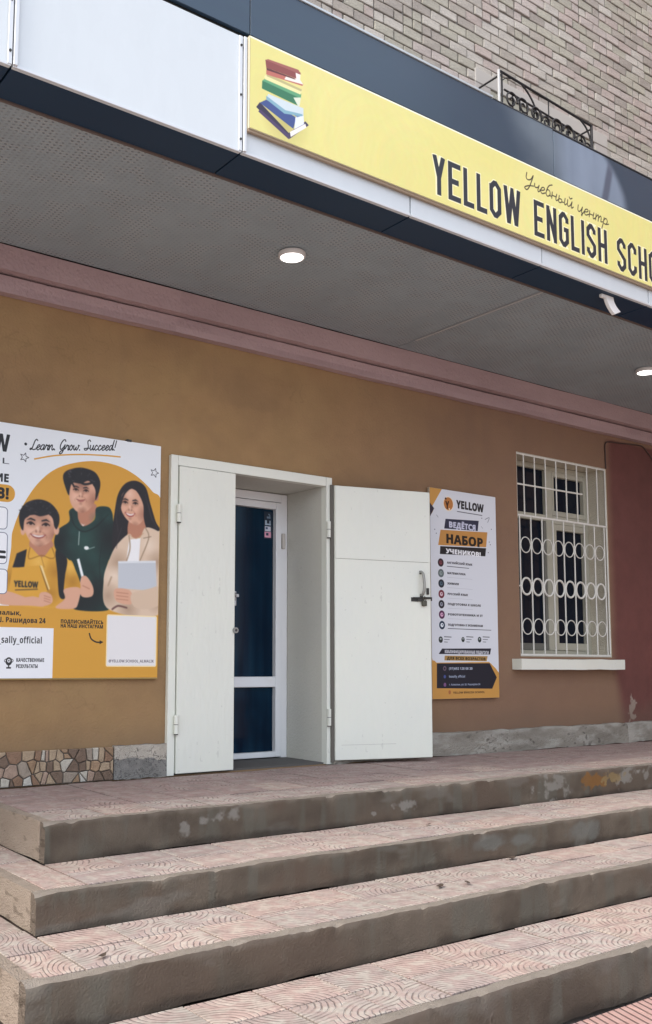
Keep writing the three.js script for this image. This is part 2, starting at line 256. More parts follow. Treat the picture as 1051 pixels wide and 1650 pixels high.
// ------------------------------------------------------------------ canopy
const CX0 = -6.5, CX1 = 6.69, SY = 3.231, FZ = 1.793, SZ = 1.538;
const canopy = thing('canopy', 'long flat entrance canopy with white and navy panels and grey ceiling', 'canopy');
{
  part('core', box(CX0, CX1, SY + 0.03, 4.15, 0.003, FZ - 0.03), std([0.06, 0.055, 0.05], 0.9), canopy);
  const soffitMap = (seed) => tex(512, 512, (u, v) => { // pressed sheet with rows of small dimples
    const x = u * 32, y = v * 32, on = step(0.42, 0.62, tnoise(u, v, 12, seed + 4, 2)), d = Math.hypot((x % 1) - 0.5, ((y + (Math.floor(x) % 2) * 0.5) % 1) - 0.5), n = tnoise(u, v, 4, seed, 5);
    const k = 0.84 + 0.24 * n; let c = [0.30 * k, 0.355 * k, 0.385 * k]; c = mix3(c, [0.10, 0.10, 0.10], step(0.27, 0.16, d) * (0.15 + 0.5 * on)); return mix3(c, [0.42, 0.42, 0.41], step(0.30, 0.38, d) * step(0.5, 0.42, d) * on * (y % 1 > 0.5 ? 0.8 : 0)); }, true, [1 / 0.9, 1 / 0.9]);
  const soffitBump = tex(512, 512, (u, v) => { const x = u * 32, y = v * 32, d = Math.hypot((x % 1) - 0.5, ((y + (Math.floor(x) % 2) * 0.5) % 1) - 0.5); return 1 - step(0.34, 0.12, d); }, false, [1 / 0.9, 1 / 0.9]);
  const sm = (s) => new THREE.MeshStandardMaterial({ map: soffitMap(s), bumpMap: soffitBump, bumpScale: 0.004, roughness: 0.62 });
  const LX = 1.98, sheet = (a, b, y) => { const g = new THREE.BoxGeometry(b - a, 0.02, SZ - 0.128, 40, 1, 8).translate((a + b) / 2, y + 0.01, (SZ + 0.128) / 2); return metricUV(wobble(g, 0.004, 1.2, 19)); };
  part('ceiling_panel', sheet(CX0, LX - 0.004, SY), sm(3), canopy, 'dimpled grey ceiling sheet above the door');
  part('ceiling_panel', sheet(LX + 0.004, CX1, SY - 0.001), sm(8), canopy, 'dimpled grey ceiling sheet to the right of the seam');
  part('seam_strip', box(LX - 0.007, LX + 0.007, SY - 0.012, SY - 0.004, 0.34, SZ - 0.005), std([0.42, 0.42, 0.42], 0.5), canopy, 'thin pale strip across the ceiling');
  part('edge_trim', box(CX0, CX1, SY - 0.012, SY + 0.01, SZ, SZ + 0.014, 0.003), std([0.11, 0.08, 0.07], 0.7), canopy, 'thin brown trim along the ceiling edge');
  const seams = [CX0, -5.3, -4.14, -2.98, -1.813, -0.645, 0.5, 1.64, 2.79, 3.93, 5.07, 6.21, CX1];
  for (let i = 0; i < seams.length - 1; i++) {
    const a = seams[i] + 0.0042, b = seams[i + 1] - 0.0042, sg = i >= 5 && i <= 8;
    part('underside_panel', box(a, b, SY - 0.004, SY + 0.02, SZ + 0.016, FZ - 0.014, 0.002), navyUnder, canopy);
    part('fascia_panel', metricUV(box(a, b, SY - 0.004, 3.836, FZ - 0.012, FZ + 0.008 - (i % 2) * 0.0015, 0.003)), whiteACM, canopy, sg ? 'white fascia panel behind the yellow sign' : 'white blank fascia panel');
    part('lower_trim', box(a, b, SY - 0.006, SY + 0.008, FZ + 0.0085, FZ + 0.014, 0.002), M.alu, canopy);
  }
  for (const x of [-1.813, -0.645]) { // aluminium corner profiles with screws
    part('corner_profile', [box(x - 0.022, x - 0.002, SY, 3.832, FZ + 0.008, FZ + 0.018, 0.003), box(x + 0.003, x + 0.022, SY, 3.832, FZ + 0.008, FZ + 0.024, 0.003)], M.alu, canopy, 'narrow grey metal profile between two panels');
    for (const y of [3.29, 3.52, 3.78]) part('screw', new THREE.CylinderGeometry(0.006, 0.006, 0.005, 8).rotateX(Math.PI / 2).translate(x - 0.012, y, FZ + 0.02), M.darkSteel, canopy);
  }
  // navy glossy parapet band
  const paintedReflection = tex(1024, 128, (u, v) => { // pale sky reflection painted onto the right-hand sheets
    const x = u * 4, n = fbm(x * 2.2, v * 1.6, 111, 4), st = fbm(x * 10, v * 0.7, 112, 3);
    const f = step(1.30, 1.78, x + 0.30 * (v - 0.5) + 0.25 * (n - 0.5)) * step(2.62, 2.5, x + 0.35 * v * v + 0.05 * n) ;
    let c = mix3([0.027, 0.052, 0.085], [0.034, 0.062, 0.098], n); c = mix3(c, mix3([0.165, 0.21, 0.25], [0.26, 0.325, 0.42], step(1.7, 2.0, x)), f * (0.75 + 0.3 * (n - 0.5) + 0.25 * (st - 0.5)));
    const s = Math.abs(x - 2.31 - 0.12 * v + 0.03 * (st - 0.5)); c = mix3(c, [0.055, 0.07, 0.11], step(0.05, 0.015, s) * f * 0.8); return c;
  }, true, [1 / 4, 1 / 0.4]); paintedReflection.offset.set(0, -3.857 / 0.4); paintedReflection.wrapS = THREE.ClampToEdgeWrapping;
  const navy = new THREE.MeshPhysicalMaterial({ map: paintedReflection, roughness: 0.3 });
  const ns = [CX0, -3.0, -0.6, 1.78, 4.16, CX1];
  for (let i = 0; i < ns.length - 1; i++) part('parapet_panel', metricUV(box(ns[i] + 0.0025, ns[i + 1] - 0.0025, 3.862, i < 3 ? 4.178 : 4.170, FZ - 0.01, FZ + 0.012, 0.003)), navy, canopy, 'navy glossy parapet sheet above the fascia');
  part('shadow_gap', box(CX0, CX1, 3.836, 3.862, FZ - 0.03, FZ - 0.012), M.darkSteel, canopy);
  part('cap_flashing', [box(CX0, 1.2, 4.1795, 4.193, FZ - 0.06, FZ + 0.02, 0.003)], std([0.50, 0.54, 0.56], 0.4, { metalness: 0.5 }), canopy, 'thin pale metal flashing on the parapet edge');
  part('cap_flashing', [box(1.204, CX1, 4.1792, 4.183, FZ - 0.06, FZ + 0.016, 0.003)], std([0.12, 0.13, 0.14], 0.6), canopy, 'dark worn flashing on the right parapet edge');
  part('roof_felt', box(CX0, CX1, 4.151, 4.16, 0.003, FZ - 0.07), std([0.07, 0.07, 0.07], 0.95), canopy);
}

// ------------------------------------------------------------------ drawing tools for print
const canvasOf = (w, h) => { const c = document.createElement('canvas'); c.width = w; c.height = h; return c; };
function canvasTex(c) { const t = new THREE.CanvasTexture(c); t.colorSpace = THREE.SRGBColorSpace; t.anisotropy = 8; return t; }
function curve(c, p, closed = true) { // smooth path through the points x, y, x, y ...
  const n = p.length / 2, X = (i) => p[2 * (closed ? (i + n) % n : clamp(i, 0, n - 1))], Y = (i) => p[2 * (closed ? (i + n) % n : clamp(i, 0, n - 1)) + 1];
  c.beginPath(); c.moveTo(X(0), Y(0));
  for (let i = 0; i < (closed ? n : n - 1); i++) c.bezierCurveTo(X(i) + (X(i + 1) - X(i - 1)) / 6, Y(i) + (Y(i + 1) - Y(i - 1)) / 6, X(i + 1) - (X(i + 2) - X(i)) / 6, Y(i + 1) - (Y(i + 2) - Y(i)) / 6, X(i + 1), Y(i + 1));
  if (closed) c.closePath();
}
function blob(c, p, fill, shade) { curve(c, p); c.fillStyle = fill; c.fill(); if (shade) { c.save(); c.clip(); shade(); c.restore(); } }
function poly(c, p, fill) { c.beginPath(); for (let i = 0; i < p.length; i += 2) c.lineTo(p[i], p[i + 1]); c.closePath(); c.fillStyle = fill; c.fill(); }
function line(c, p, col, w) { curve(c, p, false); c.strokeStyle = col; c.lineWidth = w; c.lineCap = c.lineJoin = 'round'; c.stroke(); }
function dot(c, x, y, rx, ry, fill, a = 0) { c.beginPath(); c.ellipse(x, y, rx, ry, a, 0, 7); c.fillStyle = fill; c.fill(); }
function soft(c, x, y, r, rgb, a) { const g = c.createRadialGradient(x, y, 0, x, y, r); g.addColorStop(0, `rgba(${rgb},${a})`); g.addColorStop(1, `rgba(${rgb},0)`); c.fillStyle = g; c.fillRect(x - r, y - r, 2 * r, 2 * r); }
function words(c, s, x, y, size, w, col, o = {}) { // text stretched to width w, its baseline at y
  c.save(); c.translate(x, y); if (o.turn) c.rotate(o.turn); c.transform(1, 0, o.slant ? -o.slant : 0, 1, 0, 0); c.font = `${o.weight ?? 'bold'} 100px ${o.face ?? 'sans-serif'}`;
  const m = c.measureText(s).width; c.scale(w / m, size / 100 / 0.72); c.fillStyle = col; c.fillText(s, 0, 0);
  if (o.fat) { c.strokeStyle = col; c.lineWidth = o.fat; c.lineJoin = 'round'; c.strokeText(s, 0, 0); } c.restore();
}
// handwriting: each letter is its pen strokes on an x-height of 0.5, baseline 0
const HAND = {
  L: [0.62, [[0.62, 0.88, 0.5, 1, 0.36, 0.86, 0.28, 0.5, 0.2, 0.14, 0.05, 0.03, 0.02, 0.12, 0.14, 0.16, 0.34, 0.03, 0.6, 0.1]]],
  e: [0.4, [[0.0, 0.2, 0.2, 0.26, 0.32, 0.4, 0.24, 0.5, 0.1, 0.4, 0.06, 0.16, 0.18, 0.0, 0.4, 0.16]]],
  a: [0.46, [[0.34, 0.42, 0.2, 0.5, 0.04, 0.32, 0.06, 0.06, 0.2, 0.04, 0.32, 0.26, 0.36, 0.48, 0.32, 0.16, 0.36, 0.02, 0.46, 0.14]]],
  r: [0.38, [[0.0, 0.2, 0.1, 0.5, 0.14, 0.4, 0.3, 0.44, 0.26, 0.14, 0.3, 0.0, 0.4, 0.14]]],
  n: [0.52, [[0.02, 0.48, 0.06, 0.2, 0.05, 0.0, 0.1, 0.26, 0.24, 0.48, 0.32, 0.4, 0.32, 0.1, 0.4, 0.0, 0.52, 0.14]]],
  '.': [0.22, [[0.06, 0.03, 0.08, 0.05, 0.1, 0.03, 0.08, 0.01, 0.06, 0.03]]],
  G: [0.66, [[0.56, 0.84, 0.46, 1.0, 0.26, 0.9, 0.1, 0.5, 0.14, 0.12, 0.3, 0.1, 0.48, 0.34, 0.56, 0.5, 0.5, 0.1, 0.36, -0.28, 0.16, -0.34, 0.2, -0.14, 0.66, 0.16]]],
  o: [0.42, [[0.2, 0.5, 0.05, 0.34, 0.08, 0.06, 0.22, 0.02, 0.32, 0.24, 0.22, 0.48, 0.26, 0.38, 0.44, 0.4]]],
  w: [0.6, [[0.02, 0.46, 0.06, 0.1, 0.16, 0.02, 0.28, 0.3, 0.28, 0.1, 0.38, 0.02, 0.5, 0.26, 0.48, 0.48, 0.6, 0.42]]],
  S: [0.6, [[0.56, 0.86, 0.44, 1.0, 0.28, 0.86, 0.34, 0.6, 0.42, 0.34, 0.34, 0.06, 0.12, 0.02, 0.04, 0.16, 0.24, 0.18, 0.6, 0.2]]],
  u: [0.5, [[0.04, 0.48, 0.06, 0.12, 0.16, 0.02, 0.3, 0.22, 0.36, 0.48, 0.34, 0.14, 0.4, 0.02, 0.5, 0.14]]],
  c: [0.38, [[0.28, 0.4, 0.18, 0.5, 0.05, 0.3, 0.08, 0.06, 0.2, 0.02, 0.38, 0.16]]],
  d: [0.5, [[0.34, 0.42, 0.2, 0.5, 0.04, 0.3, 0.08, 0.04, 0.22, 0.08, 0.36, 0.5, 0.44, 1.0, 0.38, 0.4, 0.38, 0.04, 0.5, 0.14]]],
  '!': [0.3, [[0.2, 0.95, 0.14, 0.3], [0.08, 0.03, 0.1, 0.05, 0.12, 0.03, 0.08, 0.03]]],
  ' ': [0.3, []],
  'У': [0.66, [[0.06, 0.98, 0.06, 0.62, 0.2, 0.5, 0.4, 0.64, 0.52, 0.98, 0.46, 0.5, 0.36, 0.0, 0.22, -0.26, 0.06, -0.16, 0.3, 0.08, 0.66, 0.24]]],
  'ч': [0.46, [[0.04, 0.48, 0.06, 0.28, 0.16, 0.22, 0.32, 0.34, 0.36, 0.48, 0.32, 0.12, 0.38, 0.0, 0.48, 0.14]]],
  'б': [0.44, [[0.4, 1.0, 0.2, 0.84, 0.08, 0.5, 0.06, 0.16, 0.18, 0.0, 0.34, 0.18, 0.3, 0.44, 0.14, 0.5, 0.06, 0.36], [0.3, 0.1, 0.44, 0.14]]],
  'н': [0.52, [[0.04, 0.48, 0.06, 0.0], [0.05, 0.24, 0.36, 0.26], [0.38, 0.48, 0.36, 0.12, 0.42, 0.0, 0.54, 0.14]]],
  'ы': [0.66, [[0.05, 0.48, 0.06, 0.04, 0.2, 0.0, 0.3, 0.14, 0.22, 0.28, 0.08, 0.24], [0.3, 0.1, 0.42, 0.12], [0.5, 0.48, 0.5, 0.1, 0.56, 0.0, 0.66, 0.14]]],
  'й': [0.52, [[0.04, 0.48, 0.06, 0.12, 0.16, 0.02, 0.3, 0.2, 0.38, 0.48, 0.36, 0.1, 0.42, 0.0, 0.52, 0.14], [0.12, 0.74, 0.22, 0.64, 0.34, 0.76]]],
  'ц': [0.52, [[0.04, 0.48, 0.06, 0.12, 0.16, 0.02, 0.3, 0.2, 0.38, 0.48, 0.36, 0.06, 0.44, 0.02, 0.42, -0.2, 0.38, -0.1, 0.54, 0.12]]],
  'т': [0.62, [[0.04, 0.48, 0.06, 0.0], [0.06, 0.24, 0.2, 0.48, 0.26, 0.3, 0.26, 0.0], [0.26, 0.24, 0.4, 0.48, 0.48, 0.34, 0.48, 0.06, 0.62, 0.12]]],
  'р': [0.5, [[0.08, 0.5, 0.06, 0.0, 0.0, -0.42], [0.06, 0.28, 0.22, 0.5, 0.36, 0.34, 0.3, 0.06, 0.14, 0.04, 0.32, 0.06, 0.5, 0.16]]],
};
HAND['е'] = HAND.e;
function handwrite(c, s, x, y, size, w, col, pen, slant = 0.25, turn = 0) {
  let tot = 0; for (const ch of s) tot += HAND[ch][0];
  const k = w / tot; c.save(); c.translate(x, y); c.rotate(turn); let at = 0;
  for (const ch of s) { for (const st of HAND[ch][1]) { const q = []; for (let i = 0; i < st.length; i += 2) q.push((at + st[i]) * k + st[i + 1] * slant * size, -st[i + 1] * size); line(c, q, col, pen); } at += HAND[ch][0]; }
  c.restore();
}
// tall condensed capitals drawn as even strokes in a box w x h (top left at x, y)
function condensed(c, s, x, y, w, h, t, gap, col) {
  c.strokeStyle = col; c.lineWidth = t; c.lineCap = 'butt'; c.lineJoin = 'miter'; const a = t / 2;
  for (const ch of s) {
    const W = ch === 'W' ? w * 1.5 : ch === 'I' ? t : ch === 'L' ? w * 0.86 : w, l = x + a, r = x + W - a, T = y + a, B = y + h - a, m = y + h / 2, q = w * 0.28;
    c.save(); c.beginPath(); c.rect(x - 0.2, y, W + 0.4, h); c.clip(); c.beginPath(); const P = (...p) => { c.moveTo(p[0], p[1]); for (let i = 2; i < p.length; i += 2) c.lineTo(p[i], p[i + 1]); };
    if (ch === 'Y') P(l, y, (l + r) / 2, y + h * 0.55, r, y), P((l + r) / 2, y + h * 0.52, (l + r) / 2, y + h);
    if (ch === 'E') P(r + a, T, l, T, l, B, r + a, B), P(l, m, r, m);
    if (ch === 'L') P(l, y, l, B, r + a, B);
    if (ch === 'O') P(l, T + q, l + q, T, r - q, T, r, T + q, r, B - q, r - q, B, l + q, B, l, B - q, l, T + q - a);
    if (ch === 'W') P(l, y, x + W * 0.28, y + h, x + W * 0.5, y + h * 0.1, x + W * 0.72, y + h, r, y);
    if (ch === 'N') P(l, y + h, l, y), P(l, y + a, r, y + h - a), P(r, y + h, r, y);
    if (ch === 'G') P(r, y + h * 0.3, r, T + q, r - q, T, l + q, T, l, T + q, l, B - q, l + q, B, r - q, B, r, B - q, r, m, x + W * 0.5, m);
    if (ch === 'I') P(x + a, y, x + a, y + h);
    if (ch === 'S') P(r, y + h * 0.28, r, T + q, r - q, T, l + q, T, l, T + q, l, y + h * 0.36, r, y + h * 0.62, r, B - q, r - q, B, l + q, B, l, B - q, l, y + h * 0.72);
    if (ch === 'H') P(l, y, l, y + h), P(r, y, r, y + h), P(l, m, r, m);
    if (ch === 'C') P(r, y + h * 0.32, r, T + q, r - q, T, l + q, T, l, T + q, l, B - q, l + q, B, r - q, B, r, B - q, r, y + h * 0.68);
    c.stroke(); c.restore(); x += ch === ' ' ? w * 0.55 : W + gap;
  }
}

// ------------------------------------------------------------------ signboard
{
  const X0 = -0.62, X1 = 4.44, Y0 = 3.352, Y1 = 3.838, W = X1 - X0, H = Y1 - Y0, S = 2048 / (W * 100);
  const cv = canvasOf(2048, Math.round(H * 100 * S)), c = cv.getContext('2d'); c.scale(S, S);   // centimetres from the top left corner
  const cx = (x) => (x - X0) * 100, cy = (y) => (Y1 - y) * 100;
  c.fillStyle = '#ded687'; c.fillRect(0, 0, 600, 60);
  { const g = rng(3); for (let i = 0; i < 60; i++) soft(c, g() * 510, g() * 50, 20 + 40 * g(), g() > 0.5 ? '238,230,170' : '205,192,110', 0.10); }
  c.fillStyle = 'rgba(250,250,240,0.8)'; c.fillRect(0, 0, 600, 0.9);
  // the stack of books
  const B = (x, y) => [x, y];
  const book = (p, col) => poly(c, p, col);
  soft(c, 22, 38, 16, '90,80,30', 0.28);
  book([6, 33.3, 3.8, 36.7, 24.4, 46.6, 24, 43.5], '#2c2440'); book([6, 37, 24.4, 44.5, 24, 46.9, 5.1, 38.6], '#46355c'); book([24, 43.5, 34.7, 33.4, 36.9, 34.8, 24.4, 46.6], '#3d3550'); book([24.7, 42.7, 34.7, 34.7, 35.3, 36.6, 25.3, 45.2], '#efeae2');
  book([9.9, 30.9, 7.5, 33.3, 26.9, 39.3, 28.2, 33.5], '#43548a'); book([6, 33.6, 9.9, 30.5, 28.8, 33.4, 26.9, 40.2], '#3a4d86'); book([28.2, 33.5, 33.4, 30.5, 33.8, 35.3, 27.6, 40.2], '#dfe6ee'); book([11.1, 29.9, 29.5, 33, 33.4, 30.5, 32.7, 28.1, 14.9, 27.5], '#6a86ac');
  book([11.1, 26.9, 9.9, 30.1, 21.2, 33.2, 33.4, 30.5, 33.4, 26.7], '#c9d6da'); book([9.9, 28.4, 21.8, 31.9, 32.7, 30.2, 32.7, 31.3, 21.2, 34, 9.9, 30.3], '#7fa9b8');
  book([7.4, 21.2, 7.2, 25.5, 30.1, 26.5, 31.7, 21.3], '#2f7350'); book([7.4, 21.2, 9.8, 18.9, 32, 19.2, 31.7, 21.9], '#5c9f72'); book([26.9, 23.1, 31.7, 21.3, 30.9, 26.2, 29.9, 26.8], '#d8dfc8');
  book([8.6, 18.6, 9.2, 19.9, 31.4, 19.8, 32.7, 17.1, 9.8, 17], '#e6dfa0'); book([9.8, 17.8, 32, 17.9, 32.4, 16.7, 11.1, 16.3], '#b8b07a');
  book([9.8, 14.4, 9.8, 17, 32.7, 14.6, 33.3, 13.3, 22.4, 12.8], '#b7695a'); book([22.4, 13, 31.1, 11.7, 33.3, 13.6, 21.1, 15.3], '#ece6da');
  book([9.2, 9.3, 9.8, 13.3, 28.8, 12, 31.6, 7.7, 29.4, 6.9], '#86443f'); book([9.2, 9.3, 11, 8.3, 30.1, 6.6, 32, 8.6, 28.8, 8.7], '#9c5b52'); book([9.8, 13.3, 27.5, 12.2, 28.3, 12.8, 10.1, 14.5], '#5b2a2c'); book([28.3, 8.9, 31.4, 8.9, 31.1, 12.6, 28.8, 12.6], '#f0e8e0');
  // lettering
  const navy = '#232a33';
  for (const [col, e] of [['rgba(250,244,205,0.9)', 1.2], [navy, 0]]) {
    condensed(c, 'YELLOW', cx(0.645) - e / 2, cy(3.632) - e / 2, 10.4, 23.8 + e, 3.3 + e, 2.3 - e * 0, col);
    condensed(c, 'ENGLISH', cx(1.532) - e / 2, cy(3.622) - e / 2, 9.9, 23.8 + e, 3.2 + e, 2.3, col);
    condensed(c, 'SCHOOL', cx(2.392) - e / 2, cy(3.612) - e / 2, 10.0, 23.8 + e, 3.2 + e, 2.3, col);
  }
  handwrite(c, 'Учебный центр', cx(1.445), cy(3.69), 9.2, 86, '#3a3428', 0.75, 0.2, 0.035);
  const sign = thing('signboard', 'long yellow school sign with a stack of books and black lettering', 'sign');
  part('sign_panel', box(X0, X1, Y0, Y1, FZ + 0.014, FZ + 0.036, 0.003), std([0.55, 0.50, 0.36], 0.6), sign);
  part('sign_print', new THREE.PlaneGeometry(W - 0.006, H - 0.006).translate((X0 + X1) / 2, (Y0 + Y1) / 2, FZ + 0.0385), new THREE.MeshPhysicalMaterial({ map: canvasTex(cv), roughness: 0.42 }), sign);
  part('edge_strip', box(X0, X1, Y0 - 0.014, Y0 - 0.001, FZ + 0.012, FZ + 0.030, 0.002), std([0.30, 0.22, 0.15], 0.6), sign, 'thin brown strip drawn as the shadow line under the yellow panel');  // brown strip stands in for the shadow below the sign
}

// ------------------------------------------------------------------ entrance doors
const hingeG = (x, y, z) => [[0, 0.058], [0.062, 0.12]].map(([a, b]) => rod([x, y + a, z], [x, y + b, z], 0.0155, 12)).concat([rod([x + 0.004, y + 0.03, z - 0.012], [x + 0.022, y + 0.03, z - 0.012], 0.01, 6)]);
const hingeGapShade = (x, y, z) => [rod([x, y - 0.006, z], [x, y - 0.0005, z], 0.0145, 10), rod([x, y + 0.0585, z], [x, y + 0.0615, z], 0.0145, 10)];  // dark rings added as the shadow in the hinge gaps
{
  const d = thing('double_door', 'white painted steel double door, wide leaf swung open against the wall', 'door', [0.69, 0, 0]);
  const T = (g) => metricUV(g).translate(-0.69, 0, 0);
  part('door_frame', [box(0.0, 0.055, 0, 2.122, -0.03, 0.032, 0.004), box(1.335, 1.392, 0, 2.122, -0.03, 0.032, 0.004), box(0.0555, 1.3345, 2.052, 2.122, -0.03, 0.032, 0.004)].map(T), M.door, d);
  part('gap_shade_strip', [box(0.0545, 0.0625, 0.01, 2.05, -0.02, 0.008), box(0.055, 0.513, 2.047, 2.053, -0.02, 0.008)].map(T), M.seam, d);  // dark strips behind the leaf gap, standing in for its shade
  const closed = part('door_leaf', T(box(0.062, 0.512, 0.012, 2.048, 0.004, 0.042, 0.003)), M.door, d, 'narrow closed left leaf');
  for (const y of [1.665, 0.27]) { part('hinge', hingeG(0.054, y, 0.05).map(T), M.door, closed); part('hinge_gap_shade', hingeGapShade(0.054, y, 0.05).map(T), M.darkSteel, closed); }
  part('lock_bolt', [rod([0.512, 1.2, 0.03], [0.526, 1.2, 0.03], 0.016, 12), box(0.51, 0.525, 1.16, 1.185, 0.02, 0.04, 0.003), rod([0.515, 0.955, 0.035], [0.515, 0.955, 0.058], 0.02, 14)].map(T), M.steel, closed);
  part('keyhole', rod([0.515, 0.955, 0.0585], [0.515, 0.955, 0.0605], 0.009, 10).translate(-0.69, 0, 0), M.darkSteel, closed);
  for (const y of [1.665, 0.28]) { part('hinge', hingeG(1.346, y, 0.046).map(T), M.door, d); part('hinge_gap_shade', hingeGapShade(1.346, y, 0.046).map(T), M.darkSteel, d); }
  // open leaf, turned about its hinge line
  const leaf = new THREE.Group(); leaf.name = 'door_leaf'; leaf.userData.label = 'wide right leaf swung open, with latch and padlock hasp'; leaf.position.set(1.392 - 0.69, 0, 0.056); leaf.rotation.y = -0.255; d.add(leaf);
  const L = 0.815;
  part('leaf_sheet', metricUV(box(0.0, L, 0.028, 2.062, -0.032, 0.004, 0.003)), M.door, leaf);
  part('upper_sheet', metricUV(box(0.004, L - 0.004, 1.512, 2.058, 0.0045, 0.0105)), M.door, leaf);
  part('lower_sheet', metricUV(box(0.004, L - 0.004, 0.032, 1.509, 0.0045, 0.0065)), M.door, leaf);
  part('sheet_seam', box(0.006, L - 0.02, 1.5062, 1.5112, 0.0045, 0.0062), std([0.26, 0.25, 0.22], 0.8), leaf);
  part('back_edge', box(-0.028, -0.002, 0.012, 2.066, -0.03, -0.004, 0.003), std([0.11, 0.10, 0.085], 0.7), leaf, 'hinge edge of the leaf with the gap shade painted dark');  // dark colour stands in for shade in the hinge gap
  part('lower_crease', box(0.05, 0.5, 0.136, 0.139, 0.007, 0.0078), std([0.5, 0.5, 0.46], 0.6), leaf);
  // handle worn to grey metal, bolt and hasp
  part('handle', bent([[0.725, 1.435, 0.008], [0.728, 1.425, 0.035], [0.735, 1.36, 0.045], [0.735, 1.30, 0.045], [0.730, 1.262, 0.03], [0.728, 1.255, 0.008]], 0.0105, 20, 8), std([0.32, 0.32, 0.30], 0.45, { metalness: 0.5 }), leaf);
  part('handle_end', [box(0.716, 0.736, 1.418, 1.445, 0.006, 0.014, 0.002), box(0.718, 0.742, 1.238, 1.266, 0.006, 0.014, 0.002)], M.darkSteel, leaf);
  part('bolt', [rod([0.655, 1.232, 0.016], [0.81, 1.236, 0.02], 0.0075), box(0.64, 0.70, 1.206, 1.238, 0.006, 0.013, 0.003), box(0.775, 0.795, 1.262, 1.312, 0.006, 0.018, 0.003), box(0.69, 0.75, 1.208, 1.236, 0.0135, 0.022, 0.003)], M.darkSteel, leaf);
  part('padlock', [box(0.728, 0.768, 1.172, 1.214, 0.010, 0.032, 0.006), bent([[0.736, 1.212, 0.02], [0.736, 1.232, 0.026], [0.748, 1.243, 0.028], [0.760, 1.232, 0.026], [0.760, 1.212, 0.02]], 0.004, 12, 6)], std([0.10, 0.095, 0.075], 0.45, { metalness: 0.7 }), leaf, 'small dark padlock');
  part('latch_tongue', box(L, L + 0.018, 1.215, 1.245, -0.02, -0.004, 0.003), M.darkSteel, leaf);
}
{
  const zB = -0.47, g = thing('glazed_door', 'white plastic inner door with dark blue glass set back in the doorway', 'door', [0.8, 0, -0.5]);
  const T = (q) => q.translate(-0.8, 0, 0.5), z0 = -0.53, z1 = -0.45;
  part('door_frame', [box(0.06, 0.12, 0.012, 2.05, z0, z1, 0.004), box(1.272, 1.332, 0.012, 2.05, z0, z1, 0.004), box(0.1205, 1.2715, 1.985, 2.05, z0, z1, 0.004)].map(T), M.upvc, g);
  part('sash', [box(0.125, 0.2, 0.02, 1.98, z0, z1 + 0.012, 0.006), box(1.215, 1.268, 0.02, 1.98, z0, z1 + 0.012, 0.006), box(0.2005, 1.2145, 1.925, 1.98, z0, z1 + 0.012, 0.006), box(0.2005, 1.2145, 0.02, 0.062, z0, z1 + 0.012, 0.006)].map(T), M.upvc, g);
  part('middle_rail', T(box(0.2005, 1.2145, 0.548, 0.628, z0, z1 + 0.010, 0.006)), M.upvc, g);
  part('glass_pane', T(box(0.19, 1.225, 0.622, 1.93, z0 + 0.03, z0 + 0.05)), M.blueGlass, g, 'tall upper pane of dark blue glass');
  part('glass_pane', T(box(0.19, 1.225, 0.05, 0.552, z0 + 0.03, z0 + 0.05)), M.blueGlass, g, 'low pane of dark blue glass');
  const cv = canvasOf(64, 192), c = cv.getContext('2d'); c.fillStyle = '#0c1f33'; c.fillRect(0, 0, 64, 192);
  c.fillStyle = '#6c7f92'; c.fillRect(34, 14, 12, 10); c.fillRect(22, 34, 30, 14); c.fillRect(42, 20, 8, 28); c.fillStyle = '#a9bac8'; c.fillRect(8, 62, 14, 34); c.fillRect(8, 84, 46, 10); c.fillRect(44, 62, 8, 34); c.fillStyle = '#c8ccd8'; c.fillRect(6, 104, 48, 34); c.fillStyle = '#35506e'; c.fillRect(12, 110, 18, 14); c.fillStyle = '#dc9fb4'; c.fillRect(4, 142, 52, 40); c.fillStyle = '#2a3448'; c.fillRect(16, 150, 20, 18);
  part('sticker', T(new THREE.PlaneGeometry(0.075, 0.215).translate(1.165, 1.80, z0 + 0.0525)), new THREE.MeshStandardMaterial({ map: canvasTex(cv), roughness: 0.5 }), g, 'small pale stickers high on the glass');
  part('handle', [box(0.84, 0.868, 1.16, 1.27, z0 + 0.05, z0 + 0.062, 0.004), rod([0.854, 1.235, z0 + 0.06], [0.854, 1.235, z0 + 0.10], 0.009), box(0.80, 0.862, 1.222, 1.246, z0 + 0.092, z0 + 0.108, 0.005)].map(T), std([0.55, 0.56, 0.58], 0.35, { metalness: 0.4 }), g);
  part('door_closer', T(box(1.272, 1.30, 1.62, 1.74, z1 + 0.0, z1 + 0.022, 0.004)), std([0.55, 0.52, 0.48], 0.6), g);
}

